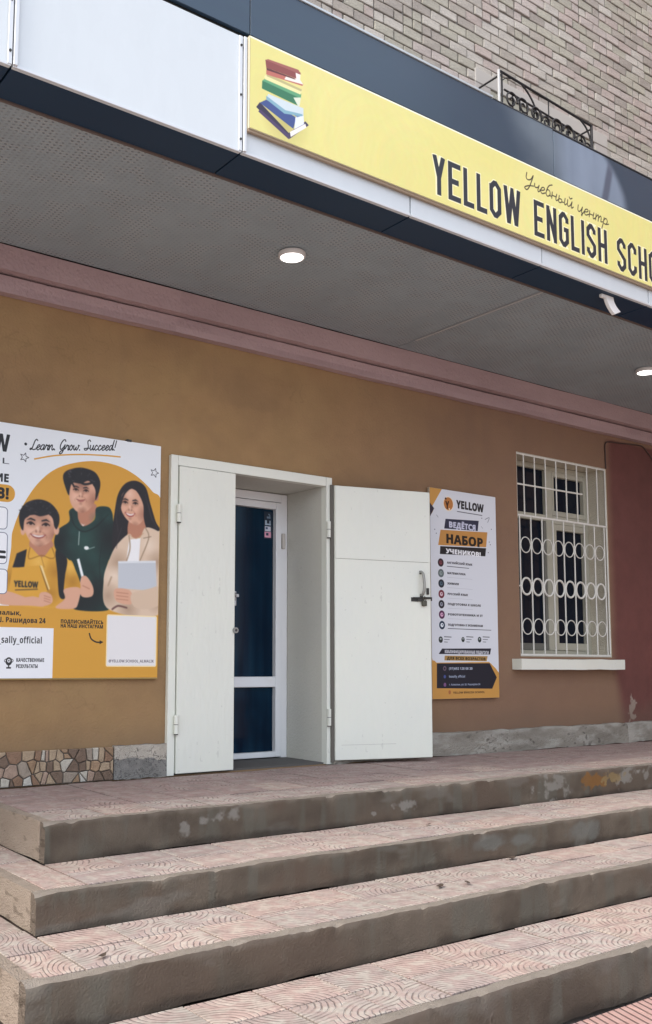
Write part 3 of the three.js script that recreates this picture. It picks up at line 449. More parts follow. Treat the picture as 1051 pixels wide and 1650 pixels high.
// ------------------------------------------------------------------ left banner
{
  const X0 = -2.5, X1 = -0.079, Y0 = 0.633, Y1 = 2.165, W = X1 - X0, H = Y1 - Y0, S = 2048 / (W * 100);
  const cv = canvasOf(2048, Math.round(H * 100 * S)), c0 = cv.getContext('2d'); let c = c0; c.scale(S * 3, S * 3);   // units of 3 cm from the top left corner
  const ink = '#17191d', gold = '#d29a35';
  c.fillStyle = '#e4e9ed'; c.fillRect(0, 0, 300, 200);
  blob(c, [47.07, 24.63, 47.53, 20.83, 49.33, 16.23, 52.43, 11.37, 56.73, 7.7, 63.33, 5.533, 69.47, 5.567, 74.4, 7.2, 78.63, 10.27, 81.23, 14.13, 81.67, 36.93, 63.23, 38.6, 47.57, 37.43], gold);
  c.fillStyle = gold; { const p = [32.03, 37.03, 45.13, 36.77, 81.67, 36.93]; c.beginPath(); c.moveTo(0, p[3]); c.lineTo(p[2], p[3]); c.lineTo(400, p[5]); c.lineTo(400, 300); c.lineTo(0, 300); c.fill(); }
  const skin = '#d9a68a', skinD = '#b97f64', hair = '#17161a';
  const face = (x, y, s, smile, lip, k2, brow = hair) => { // x, y between the eyes, s = half the eye distance
    for (const k of [-1, 1]) {
      soft(c, x + k * s, y - s * 0.15, s * 0.9, '105,62,48', 0.5);
      blob(c, [x + k * s * 1.45, y + s * 0.02, x + k * s, y - s * 0.22, x + k * s * 0.55, y + s * 0.06, x + k * s, y + s * 0.14], '#bfa597'); dot(c, x + k * s, y - s * 0.03, s * 0.22, s * 0.17, '#20130f');
      line(c, [x + k * s * 1.48, y, x + k * s, y - s * 0.24, x + k * s * 0.52, y + s * 0.04], '#251612', s * 0.15);
      poly(c, [x + k * s * 1.62, y - s * 0.42, x + k * s * 1.05, y - s * 0.78, x + k * s * 0.4, y - s * 0.55, x + k * s * 0.42, y - s * 0.4, x + k * s * 1.05, y - s * 0.56], brow);
      soft(c, x + k * s * 1.2, y + s * k2 * 0.95, s * 0.9, '245,190,165', 0.3); soft(c, x + k * s * 0.24, y + s * k2 * 1.02, s * 0.26, '110,58,44', 0.8);
      line(c, [x + k * s * 0.6, y + s * k2 * 1.1, x + k * s * 1.12, y + s * k2 * 1.6, x + k * s * 1.12, y + s * k2 * 1.9], 'rgba(140,82,62,0.28)', s * 0.16);
    }
    soft(c, x + s * 0.34, y + s * k2 * 0.55, s * 0.42, '150,95,74', 0.55); soft(c, x - s * 0.05, y + s * k2 * 0.55, s * 0.34, '255,228,206', 0.5); soft(c, x, y + s * k2 * 0.95, s * 0.3, '255,220,196', 0.5);
    if (smile) { blob(c, [x - s * 1.05, y + s * k2 * 1.42, x - s * 0.4, y + s * k2 * 1.56, x + s * 0.4, y + s * k2 * 1.56, x + s * 1.05, y + s * k2 * 1.42, x + s * 0.6, y + s * k2 * 1.92, x, y + s * k2 * 2.06, x - s * 0.6, y + s * k2 * 1.92], lip); blob(c, [x - s * 0.84, y + s * k2 * 1.52, x, y + s * k2 * 1.63, x + s * 0.84, y + s * k2 * 1.52, x + s * 0.45, y + s * k2 * 1.8, x, y + s * k2 * 1.88, x - s * 0.45, y + s * k2 * 1.8], '#efe6e0'); }
    else { line(c, [x - s * 0.8, y + s * k2 * 1.6, x - s * 0.2, y + s * k2 * 1.74, x + s * 0.8, y + s * k2 * 1.56], '#7d3c36', s * 0.15); line(c, [x - s * 0.5, y + s * k2 * 1.84, x, y + s * k2 * 1.92, x + s * 0.5, y + s * k2 * 1.82], lip, s * 0.22); }
    soft(c, x, y + s * k2 * 2.3, s * 0.45, '120,70,54', 0.4); soft(c, x, y + s * k2 * 2.75, s * 0.5, '250,212,188', 0.3);
  };
  const tufts = (x, y, rx, ry, a0, a1, n, seed) => { const r = rng(seed); for (let i = 0; i < n; i++) { const a = a0 + (a1 - a0) * r(), q = 0.4 + 0.5 * r(), b = a + (r() - 0.4) * 0.5; line(c, [x + rx * q * Math.cos(a), y + ry * q * Math.sin(a), x + rx * (q + 0.12) * Math.cos((a + b) / 2), y + ry * (q + 0.12) * Math.sin((a + b) / 2), x + rx * (q + 0.06) * Math.cos(b), y + ry * (q + 0.06) * Math.sin(b)], r() < 0.35 ? 'rgba(74,70,76,0.55)' : '#131216', 0.12 + 0.14 * r()); } };
  const full = c, sheet = canvasOf(cv.width, cv.height); c = sheet.getContext('2d'); c.scale(S * 3, S * 3);
  // older boy in a dark green hooded top
  blob(c, [60.9, 15.07, 61.17, 18.23, 62.43, 19.57, 64.63, 18.1, 65.23, 14.63], skinD);
  blob(c, [59.23, 16.63, 60.33, 15.83, 61.03, 16.4, 61.37, 18.23, 62.53, 19.53, 65, 17.9, 65.4, 15.33, 68.07, 14.87, 69.1, 16.07, 69.43, 18.03, 70.37, 19.23, 70.23, 21.8, 69.33, 25.13, 68.37, 26.63, 67.67, 29.9, 68.53, 33.43, 68.7, 36.8, 60.93, 36.93, 62, 34.43, 61.5, 30.6, 60.27, 27.17, 58.97, 26.73, 56.87, 25.3, 56.13, 23.23, 56.93, 20.73, 59.3, 18.77], '#12302c', () => { for (const p of [[57.17, 23.17], [68.63, 21.57], [65.4, 33.23], [62.03, 35.5]]) soft(c, p[0], p[1], 5, '5,11,14', 0.8); soft(c, ...[62.8, 22.37], 5, '60,110,96', 0.35); for (const p of [[66.87, 28.87], [59.8, 23.67], [65.23, 26.13]]) soft(c, p[0], p[1], 2, '40,84,76', 0.35); });
  line(c, [59.63, 16.97, 60.43, 19.37, 62.57, 20.6, 65.43, 19.3, 68.13, 16.53], 'rgba(8,24,23,0.8)', 0.3); line(c, [67.07, 21.67, 66.4, 26.77, 66.93, 32.47], 'rgba(8,26,26,0.5)', 0.3); for (const p of [[60.1, 20.83], [65, 17.53], [68.13, 17.23], [64.17, 30.47]]) soft(c, p[0], p[1], 1.6, '48,92,84', 0.3); line(c, [61.63, 20.7, 61.53, 23.53], '#d8dcd8', 0.15);
  poly(c, [61.87, 18.83, 62.43, 19.5, 63.03, 18.87, 62.5, 19.27], '#f2f2f0');
  dot(c, ...[63.33, 24.03], 0.55, 0.4, '#eef0ee'); line(c, [63.63, 24.3, 65.17, 23.7], '#9fb0aa', 0.16);
  blob(c, [59.17, 10.97, 59.23, 13.8, 59.87, 15.5, 61.2, 16.63, 63.1, 16.33, 64.63, 14.7, 65.33, 12.63, 64.9, 10.67, 63.23, 9.6, 60.57, 10.1], skin, () => { soft(c, ...[64.9, 13.93], 2.6, '128,74,54', 0.6); soft(c, ...[61.73, 10.67], 2.4, '90,50,40', 0.5); soft(c, ...[62.27, 16.53], 1.4, '120,70,52', 0.6); soft(c, ...[60.67, 13.67], 1.4, '250,215,190', 0.4); }); dot(c, ...[65.37, 12.97], 0.5, 0.9, skinD);
  
  blob(c, [57.7, 9.867, 58.07, 8.533, 59.73, 7.6, 62.03, 7.133, 64.77, 7.7, 66.07, 9.467, 65.97, 11.63, 65.13, 13.73, 65.1, 11.73, 64.37, 10.37, 63.27, 9.767, 61.73, 10.53, 59.83, 10.6, 59.27, 12.03, 59.07, 13.3, 58.43, 12.1], hair); 
  tufts(...[61.87, 10.1], 4.0, 3.0, 3.0, 6.4, 46, 41); line(c, [59.43, 10.2, 60.23, 11.37], hair, 0.4); line(c, [60.77, 9.867, 62.5, 10.57, 64.23, 10.1], hair, 0.45); face(...[61.77, 11.97], 1.15, false, '#b06a5e', 1.07);
  poly(c, [61.2, 26.57, 61.77, 26.3, 62.87, 29.83, 62.33, 30.2], '#eef0f0'); blob(c, [62.2, 30.57, 63.47, 29.97, 65.07, 32.2, 64.83, 34.1, 62.37, 34.07], skin); line(c, [62.7, 31.97, 64.23, 32.57], skinD, 0.2);
  // boy in a yellow polo shirt holding a yellow book
  blob(c, [51.17, 23.3, 55.33, 22.97, 55.83, 25, 53.63, 26.9, 51.23, 25.33], skinD);
  blob(c, [51.03, 24.73, 50, 25.5, 47.77, 27.3, 46.6, 29.4, 45.27, 32.5, 45.1, 35.5, 50.7, 36.8, 57.4, 36.67, 58.33, 34.6, 62.13, 32.6, 60.7, 28.2, 59.13, 26.53, 56.67, 25.03, 55.67, 24.4, 53.6, 26.63], '#dba43a', () => { for (const p of [[60.4, 31.37], [56.63, 29.5], [47.03, 31.4], [55.67, 34.03]]) soft(c, p[0], p[1], 3.2, '140,88,12', 0.5); for (const p of [[52.93, 27.63], [59.93, 28.23]]) soft(c, p[0], p[1], 2.4, '250,210,120', 0.4); });
  line(c, [50.97, 24.87, 50.83, 27.1, 53.43, 26.3, 55.43, 26.77, 56.33, 26.3, 55.67, 24.5], 'rgba(140,92,20,0.7)', 0.22); line(c, [53.43, 26.57, 54.1, 28.6], 'rgba(150,100,25,0.6)', 0.2); 
  poly(c, [48.27, 26.23, 50.33, 25.23, 49.87, 28.93, 47.47, 29.07], '#16171c'); blob(c, [56.57, 25.03, 59, 26.6, 58.7, 30.07, 58.5, 32.87, 58.77, 34.77, 57.57, 34.3, 57, 29.47], '#15161a');
  blob(c, [58.57, 32.93, 62.03, 32.53, 61.73, 35.87, 60.63, 36.87, 56.83, 36.8, 58.77, 34.87], skin); blob(c, [45.37, 33.67, 47.13, 34, 52.07, 34.7, 53.87, 35.13, 54.37, 36.57, 51.43, 36.6, 45.13, 36.43], skin);
  poly(c, [47.47, 29.2, 53.17, 28.3, 55.33, 33.23, 53.67, 34.4, 50.3, 34.9, 46.83, 33.83], '#d9a136'); line(c, [53.3, 28.47, 54.2, 31, 55.07, 33.23], '#8e6420', 0.35); poly(c, [53.17, 28.3, 53.67, 28.33, 55.47, 33, 55.27, 33.3], '#f0d79a');
  words(c, 'YELLOW', ...[47.9, 32.9], 1.15, 5.0, '#22201c', { fat: 5 }); line(c, [48.23, 33.57, 52.8, 33.2], '#5c4a26', 0.22);
  blob(c, [53.3, 34.13, 54.57, 33.67, 55.87, 34.3, 56.07, 35.73, 54.63, 36.47, 53.37, 36.03], skin); for (const q of [0, 1, 2]) line(c, [54.3, 34.43, 55.67, 34.8].map((v, i) => v + (i % 2 ? q * 0.5 : 0)), skinD, 0.16);
  blob(c, [49.37, 18.97, 49.57, 21, 50.83, 23.4, 52.3, 24.5, 53.97, 24.17, 55.57, 23, 56.3, 20.8, 56, 18.37, 54.8, 17.27, 52.23, 17.23, 50.3, 17.93], skin, () => { soft(c, ...[55.83, 21.87], 2.6, '128,74,54', 0.55); soft(c, ...[52.8, 17.6], 2.6, '90,50,40', 0.45); soft(c, ...[53, 24.53], 1.6, '120,70,52', 0.6); soft(c, ...[51.3, 21.57], 1.6, '250,215,190', 0.35); }); dot(c, ...[56.57, 20.83], 0.6, 1.0, skin); dot(c, ...[49.37, 21.57], 0.5, 0.9, skin);
  
  blob(c, [48.5, 19.03, 48.73, 17.37, 50.2, 15.63, 52.7, 14.83, 55.1, 15.4, 56.83, 17.17, 57.13, 18.97, 56.6, 20.6, 56.07, 20.1, 55.63, 18.47, 54.43, 17.53, 52.97, 17.8, 51.7, 17.5, 50.47, 18.53, 49.63, 19.37, 49.43, 21.43, 48.83, 20.73], hair); 
  tufts(...[52.8, 17.97], 4.4, 3.2, 3.0, 6.4, 46, 42); line(c, [50.3, 18.13, 51.7, 17.8, 53, 18, 54.6, 17.5], hair, 0.55); face(...[52.6, 20], 1.62, true, '#8c3f3a', 0.86);
  // girl in a beige jacket with a closed laptop
  blob(c, [69.7, 15.63, 70.4, 11.9, 72.07, 9.367, 74.63, 8.467, 77, 9.633, 78.33, 13.3, 79.67, 16.93, 80.9, 19, 77.97, 19.03, 76.7, 18.33, 73.4, 18.97, 72.27, 22.73, 70.7, 24.67, 69.77, 25.3, 69.23, 22.97, 69.3, 19.33], '#1b171b');
  blob(c, [73.3, 17.13, 76.63, 16.47, 77.2, 18.83, 75.17, 21.23, 73.03, 20.67], skinD);
  blob(c, [73.1, 20.27, 74.37, 21.1, 75.9, 20.8, 77.2, 18.53, 80.07, 18.97, 81.43, 20.53, 81.73, 36.63, 69, 36.8, 67.43, 30.63, 68.73, 25.9, 70.33, 22.87], '#dcc3aa', () => { for (const p of [[68.53, 33.8], [80.33, 34.4], [70.73, 26.47], [80.4, 25.87], [73.4, 36.5]]) soft(c, p[0], p[1], 3.2, '140,108,84', 0.5); for (const p of [[70.03, 29.43], [78.03, 22.3]]) soft(c, p[0], p[1], 2.4, '245,230,212', 0.5); });
  poly(c, [73.23, 21.5, 76, 20.9, 75.7, 26.17, 72.67, 26.2], '#f0f0f0'); line(c, [73.2, 20.63, 73.5, 23.37, 72.67, 26.37], '#a98f76', 0.3); line(c, [77.2, 18.63, 78, 20.8, 76, 25.77], '#a98f76', 0.3); line(c, [76.73, 20.9, 78.6, 20.4], 'rgba(120,94,72,0.7)', 0.18); line(c, [69.23, 29.83, 68.5, 31.67], '#b89d84', 0.4); 
  poly(c, [70.73, 26.33, 79.83, 25.63, 80.2, 31.43, 77.4, 32.23, 70.87, 32.1], '#c3c8ce'); poly(c, [70.73, 26.33, 79.83, 25.63, 79.87, 26.07, 70.77, 26.77], '#dde1e5');
  blob(c, [70.1, 32.37, 73.3, 32.3, 74.47, 33.83, 73.83, 35.47, 70.53, 34.87], skin); for (const q of [0, 1, 2]) line(c, [70.5, 33, 73.3, 33.17].map((v, i) => v + (i % 2 ? q * 0.7 : 0)), skinD, 0.16); blob(c, [74.13, 33.2, 78.2, 31.9, 80.97, 31.4, 81.03, 35.1, 77.47, 36.33, 74.6, 35.73], '#d6bca2'); line(c, [69.6, 36.63, 70.97, 35.87, 72.97, 36.2], '#6d4a44', 0.4);
  blob(c, [71.03, 14.03, 71.37, 11.8, 73.23, 10.27, 75.7, 11.27, 76.93, 13.43, 76.73, 16.47, 75.1, 18.23, 73.03, 17.47, 71.57, 15.9], skin, () => { soft(c, ...[76.83, 15.7], 2.2, '128,74,58', 0.55); soft(c, ...[71.03, 12.57], 1.6, '110,62,50', 0.5); soft(c, ...[74.63, 18.5], 1.3, '120,70,52', 0.5); soft(c, ...[73.23, 11.6], 1.6, '250,220,200', 0.45); }); 
  blob(c, [72.2, 10.6, 74.03, 9.267, 76.53, 11.23, 77.53, 14.9, 77.37, 18.27, 76.73, 16.47, 76.5, 13.5, 75.1, 11.03, 73.63, 10.3, 72.03, 11.73, 71.27, 14, 70.97, 15.5, 70.47, 14.1], '#1b171b'); 
  for (const p of [[70.47, 14.1, 70.13, 17.07, 70.6, 19.93], [77.83, 13.37, 78.73, 16.27, 80.03, 18.4], [72, 11, 71.03, 13.3, 70.7, 16.27], [76.97, 11.2, 77.87, 14.1, 78.77, 17], [71.37, 19.13, 70.63, 21.4, 70.27, 23.6]]) line(c, p, 'rgba(72,60,64,0.55)', 0.16); face(...[73.37, 13.5], 1.22, true, '#a04640', 1.2); line(c, [73.1, 20.27, 74.93, 21.13, 76.73, 19.8], '#c9a27f', 0.16);
  c = full; c.save(); c.setTransform(1, 0, 0, 1, 0, 0); c.filter = 'blur(2.6px)'; c.drawImage(sheet, 0, 0); c.restore();
  // slogan, stars, side texts
  { const [x, y, x2, y2] = [50.27, 4.867, 70.4, 2.3]; handwrite(c, 'Learn. Grow. Succeed!', x, y, 2.2, x2 - x - 0.6, ink, 0.22, 0.3, Math.atan2(y2 - y, x2 - x)); }
  line(c, [51.4, 6.6, 55.9, 5.3, 61.57, 4.333, 67.03, 3.833, 70.7, 3.667], gold, 0.3);
  const star = (x, y, r) => { const q = []; for (let i = 0; i <= 10; i++) { const a = i * Math.PI / 5 - 1.3, R = i % 2 ? r * 0.45 : r; q.push([x + R * Math.cos(a), y + R * Math.sin(a)]); } c.beginPath(); q.forEach((p) => c.lineTo(...p)); c.strokeStyle = '#54575c'; c.lineWidth = 0.16; c.stroke(); };
  star(...[49.2, 6.533], 0.95); star(...[79.17, 6.133], 1.05); dot(c, ...[49.4, 3.767], 0.3, 0.3, ink);
  { const [x, y] = [46, 5.833]; words(c, 'YELLOW', x - 14.5, y, 3.4, 14.5, ink, { fat: 4 }); } { const [x, y] = [46.17, 8.367]; words(c, 'SCHOOL', x - 14, y, 1.15, 14, '#3b3e44', { weight: 'normal' }); }
  { const [x, y] = [46.17, 12]; words(c, 'ИЕ', x - 2.8, y, 1.6, 2.8, ink, { fat: 5 }); }
  { const [x, y] = [47.5, 14.33]; c.beginPath(); c.roundRect(x - 40, y - 1.75, 40, 3.5, 1.7); c.fillStyle = gold; c.fill(); words(c, 'В!', x - 3.9, y + 1.1, 2.2, 2.7, '#141414', { fat: 5 }); }
  for (const [a, b, d, e] of [[46.07, 17.17, 46.2, 21.57], [46.23, 22.27, 46.43, 28.47], [46.47, 29.57, 46.63, 34.43]]) { c.beginPath(); c.roundRect(a - 45, b, 45, e - b, 0.8); c.fillStyle = '#eef0f3'; c.fill(); c.strokeStyle = '#6a6f80'; c.lineWidth = 0.15; c.stroke(); }
  for (const p of [[45.73, 26.13], [45.77, 27.17]]) line(c, [p[0] - 3, p[1], p[0], p[1]], ink, 0.55);
  { const [x, y] = [49.63, 38.57]; words(c, 'г. Алмалык,', x - 8.4, y, 0.9, 8.4, '#2b2015', { fat: 3 }); } { const [x, y] = [54.77, 40.03]; words(c, 'ул. Ш. Рашидова 24', x - 12.6, y, 1.0, 12.6, '#2b2015', { fat: 3 }); }
  { const [x, y, x2, y2] = [56.53, 41, 56.8, 50.77]; c.fillStyle = '#eaecef'; c.fillRect(0, y, x, y2 - y + 0.3); }
  { const [x, y] = [54.17, 44.13]; words(c, 'yellow_sally_official', x - 13.6, y, 1.3, 13.6, '#1b1d20'); }
  { const [x, y] = [47.33, 48.1]; c.save(); c.translate(x, y); c.scale(0.6, 0.62); dot(c, 0, -0.6, 1.1, 1.3, '#2a2a2a'); dot(c, 0, -0.8, 0.55, 0.6, '#e4e6e9'); dot(c, 0, -0.8, 0.25, 0.25, '#2a2a2a'); c.fillStyle = '#2a2a2a'; c.fillRect(-0.2, 0, 0.4, 1.4); c.fillRect(-0.8, 1.2, 1.6, 0.5); c.beginPath(); c.ellipse(0, -0.8, 1.5, 0.7, 0, 0, 7); c.strokeStyle = '#2a2a2a'; c.lineWidth = 0.2; c.stroke(); c.restore(); }
  { const [x, y, x2] = [48.8, 47.8, 54.7, 47.8]; words(c, 'КАЧЕСТВЕННЫЕ', x, y, 0.72, x2 - x, ink, { fat: 3 }); words(c, 'РЕЗУЛЬТАТЫ', x, y + 1.2, 0.72, (x2 - x) * 0.78, ink, { fat: 3 }); }
  { const [x, y, x2, y2] = [57.97, 39.87, 67.6, 40.67]; words(c, 'ПОДПИСЫВАЙТЕСЬ', x, y, 0.78, x2 - x, '#1d150c', { fat: 4 }); words(c, 'НА НАШ ИНСТАГРАМ', x, y2 + 0.1, 0.78, x2 - x, '#1d150c', { fat: 4 }); }
  line(c, [64.47, 41.9, 64.9, 42.97, 66.07, 43.63, 67.4, 43.63], '#241b10', 0.3); poly(c, [66.83, 43.23, 67.7, 43.63, 66.83, 44.07], '#241b10');
  { const [x, y, x2, y2] = [68.47, 37.87, 80.27, 48.63]; c.beginPath(); c.roundRect(x, y, x2 - x, y2 - y, 0.3); c.fillStyle = '#e6e4e3'; c.fill(); c.strokeStyle = '#f3dfae'; c.lineWidth = 0.25; c.stroke(); words(c, '@YELLOW.SCHOOL_ALMALIK', x + 0.5, y2 - 0.8, 0.62, x2 - x - 1, '#5a5560'); }
  const b = thing('banner', 'wide wall banner with three smiling students on a yellow disc', 'banner');
  part('banner_board', box(X0, X1, Y0, Y1, 0.004, 0.028, 0.002), std([0.60, 0.55, 0.45], 0.6), b);
  part('banner_print', new THREE.PlaneGeometry(W - 0.004, H - 0.004).translate((X0 + X1) / 2, (Y0 + Y1) / 2, 0.0305), new THREE.MeshPhysicalMaterial({ map: canvasTex(cv), roughness: 0.5 }), b);
  part('clip', box(-0.335, -0.30, Y1 - 0.004, Y1 + 0.012, 0.004, 0.034, 0.003), M.darkSteel, b, 'small black clip on the top edge');
  part('edge_strip', box(X0, X1, Y0 - 0.006, Y0 - 0.0005, 0.004, 0.030), std([0.35, 0.24, 0.07], 0.6), b);
}

// ------------------------------------------------------------------ right poster
{
  const X0 = 2.415, X1 = 3.212, Y0 = 0.45, Y1 = 2.166, W = X1 - X0, H = Y1 - Y0, S = 1536 / (H * 100);
  const cv = canvasOf(Math.round(W * 100 * S), 1536), c = cv.getContext('2d'); c.scale(S, S);
  const ink = '#15171c', gold = '#c8944a', navy = '#0d1526';
  c.fillStyle = gold; c.fillRect(0, 0, 100, 200);
  poly(c, [14.1, 0, 78.7, -0.2, 79.8, 171.3, 80.4, 151.4, 75.6, 147, 66.7, 140.9, 4.5, 141.3, 0.8, 140.7, -0.6, 136.6, 0.3, 24.7, 4.9, 16.7, 3.2, 14.7], '#d8dce3');
  poly(c, [14.1, 0, 80, -0.4, 79.4, 150.3, 73.6, 145.3, 67.5, 141.7, 5.2, 142.6, -0.4, 138.7, -1.5, 24.9, 5.4, 17.7, 2.8, 15.2], '#d8dce3');
  poly(c, [-3.1, 9.9, 4.9, 16.9, -0.6, 24.8, -3.3, 25], '#2c2438');
  dot(c, ...[21.6, 11.5], 6.2, 6.2, '#efe2cc'); dot(c, ...[21.6, 11.5], 5.4, 5.4, '#b9783c'); words(c, 'Y', ...[18.1, 15.6], 6.2, 4.2, '#35180c', { fat: 6 }); dot(c, ...[18.5, 7.4], 1.1, 0.9, '#35180c'); dot(c, ...[22.7, 15.8], 0.8, 0.8, '#efe2cc');
  { const [x, y, x2, y2] = [31.2, 13.9, 64.3, 12.2]; words(c, 'YELLOW', x, y, 6.4, x2 - x, ink, { fat: 7, turn: 0.02 }); line(c, [x + 0.8, y + 3.0, x2 - 2, y + 3.6], '#6a6d75', 0.75); }
  const tag = (p, col, s, tc, k) => { poly(c, p, col); const x = p[0], w = p[2] - p[0], h = (p[7] ?? p[5]) - p[1]; words(c, s, x + w * k, p[1] + h * 0.80, h * 0.58, w * (1 - 2 * k), tc, { fat: 5, turn: 0.01 }); };
  tag([17.9, 24.4, 58.1, 22.5, 56.6, 31.4, 16.2, 32.6], '#252a42', 'ВЕДЁТСЯ', '#c9cce0', 0.09);
  tag([11.9, 34, 68.7, 31.5, 66.7, 44.4, 8.9, 46.9], '#c08a48', 'НАБОР', '#120d0a', 0.10);
  tag([11.3, 47.6, 66.7, 45.3, 65.5, 52.3, 10.7, 54.1], '#14161c', 'УЧЕНИКОВ!', '#eceef2', 0.12);
  const rows = [[11.6, 61.1], [11.7, 69.8], [11.9, 78.3], [11.9, 86.9], [11.8, 95.2], [12, 103.7], [12.1, 112.2]];
  const ends = [382, 330, 278, 345, 442, 455, 455], cols = ['#2b1420', '#5e6a6c', '#101c2c', '#6e2034', '#141420', '#53204a', '#12304a'], ins = ['#7c3c46', '#8c9a98', '#4a6272', '#d9c0c8', '#8d93a0', '#dcaecb', '#e4ecf2'];
  const txt = ['АНГЛИЙСКИЙ ЯЗЫК', 'МАТЕМАТИКА', 'ХИМИЯ', 'РУССКИЙ ЯЗЫК', 'ПОДГОТОВКА К ШКОЛЕ', 'РОБОТОТЕХНИКА И IT', 'ПОДГОТОВКА К ЭКЗАМЕНАМ'], xs = [18.9, 61.2, 49.1, 59.2, 40.8, 59.8, 32.6, 60.3, 43.2, 59.6, 58.8, 58.6, 60.9, 58.5, 60.9, 58.5, 70.8, 57.8];
  rows.forEach(([x, y], i) => { dot(c, x, y, 3.4, 3.4, cols[i]); dot(c, x, y, 1.7, 1.7, ins[i]); dot(c, x + 0.3, y - 0.3, 0.6, 0.6, cols[i]); words(c, txt[i], xs[0], y + 0.3, 1.7, (xs[2 + 2 * i] - xs[0]), ink, { fat: 5 }); if (i === 0 || i === 6) line(c, [xs[0], y + 2.6, i ? xs[16] : xs[0] + 26, y + 2.8], '#3c4048', 0.5); else line(c, [xs[0], y + 3.0, xs[0] + 30, y + 3.1], 'rgba(120,124,135,0.35)', 0.25); });
  for (const [p, k] of [[[10.3, 124], 1], [[36.4, 123.5], 0.8], [[56.4, 123.2], 0.9]]) { dot(c, p[0], p[1], 2.4 * k, 2.6 * k, '#24302f'); dot(c, p[0], p[1] - 0.6, 1.1 * k, 0.8 * k, '#a9b4b4'); for (let j = 0; j < 3; j++) line(c, [p[0] + 4.2, p[1] - 2.4 + j * 2.1, p[0] + 4.2 + (8 - j * 2.2), p[1] - 2.3 + j * 2.1], j ? '#777b82' : '#2e3238', 0.6); }
  tag([11.7, 131.2, 70.5, 130.4, 69, 135.5, 7.7, 135.6], '#171c2b', 'КВАЛИФИЦИРОВАННЫЕ ПЕДАГОГИ', '#c7c9d0', 0.05); tag([14.6, 136.9, 66, 136.9, 64.6, 141.1, 14.2, 140.7], '#a9854a', 'ДЛЯ ВСЕХ ВОЗРАСТОВ', '#241a0e', 0.05);
  poly(c, [5.5, 143.2, 68.3, 142.8, 77, 154.7, 70.9, 164.1, 5.1, 163], navy);
  { const [x, y, x2, y2] = [14.4, 147.2, 14.2, 153.8], [ , , , y3] = [14.4, 147.2, 14.1, 160.3]; dot(c, x, y, 1.9, 1.9, '#6d5a6a'); dot(c, x, y, 1.0, 1.0, navy); dot(c, x, y2, 1.4, 1.4, '#40508c'); dot(c, x, y3, 1.5, 1.6, '#7a5480');
    words(c, '(97)692 128 08 30', x + 4.8, y + 1.0, 2.0, 28, '#b9c2d2'); words(c, 'lessally_official', x + 4.8, y2 + 0.8, 1.8, 19, '#aab6cc'); words(c, 'г. Алмалык, ул. Ш. Рашидова 24', x + 4.8, y3 + 0.7, 1.5, 37, '#9fa9c0'); }
  { const [x, y, x2] = [23.7, 167.2, 61.6, 167.7]; words(c, 'YELLOW ENGLISH SCHOOL', x, y + 0.4, 1.5, x2 - x, '#3b2a12', { fat: 3 }); dot(c, x - 4, y - 0.8, 1.4, 1.6, '#a8643a'); }
  for (const p of [[5.2, 34.2], [6.9, 37.3], [73.8, 28.4], [70.8, 39.7], [72.1, 41.9], [69.4, 48.9], [62, 19.9]]) dot(c, p[0], p[1], 0.55, 0.4, '#3a4050'); line(c, [66.1, 20.6, 71.4, 18.6, 69.3, 22.9], '#6c7684', 0.5); line(c, [61, 27, 62.9, 28.6], '#8c939e', 0.4); line(c, [7.5, 22.1, 9.3, 23.9], '#8c939e', 0.5);
  const p = thing('poster', 'tall narrow enrolment poster on the wall behind the open door', 'poster');
  part('poster_board', box(X0, X1, Y0, Y1, 0.012, 0.034, 0.002), std([0.50, 0.42, 0.32], 0.6), p);
  part('poster_print', new THREE.PlaneGeometry(W - 0.004, H - 0.004).translate((X0 + X1) / 2, (Y0 + Y1) / 2, 0.0365), new THREE.MeshPhysicalMaterial({ map: canvasTex(cv), roughness: 0.5 }), p);
  part('wall_batten', [box(X0 + 0.05, X1 - 0.05, Y0 + 0.04, Y0 + 0.07, 0.001, 0.0115), box(X0 + 0.05, X1 - 0.05, Y1 - 0.07, Y1 - 0.04, 0.001, 0.0115)], M.darkSteel, p);
}

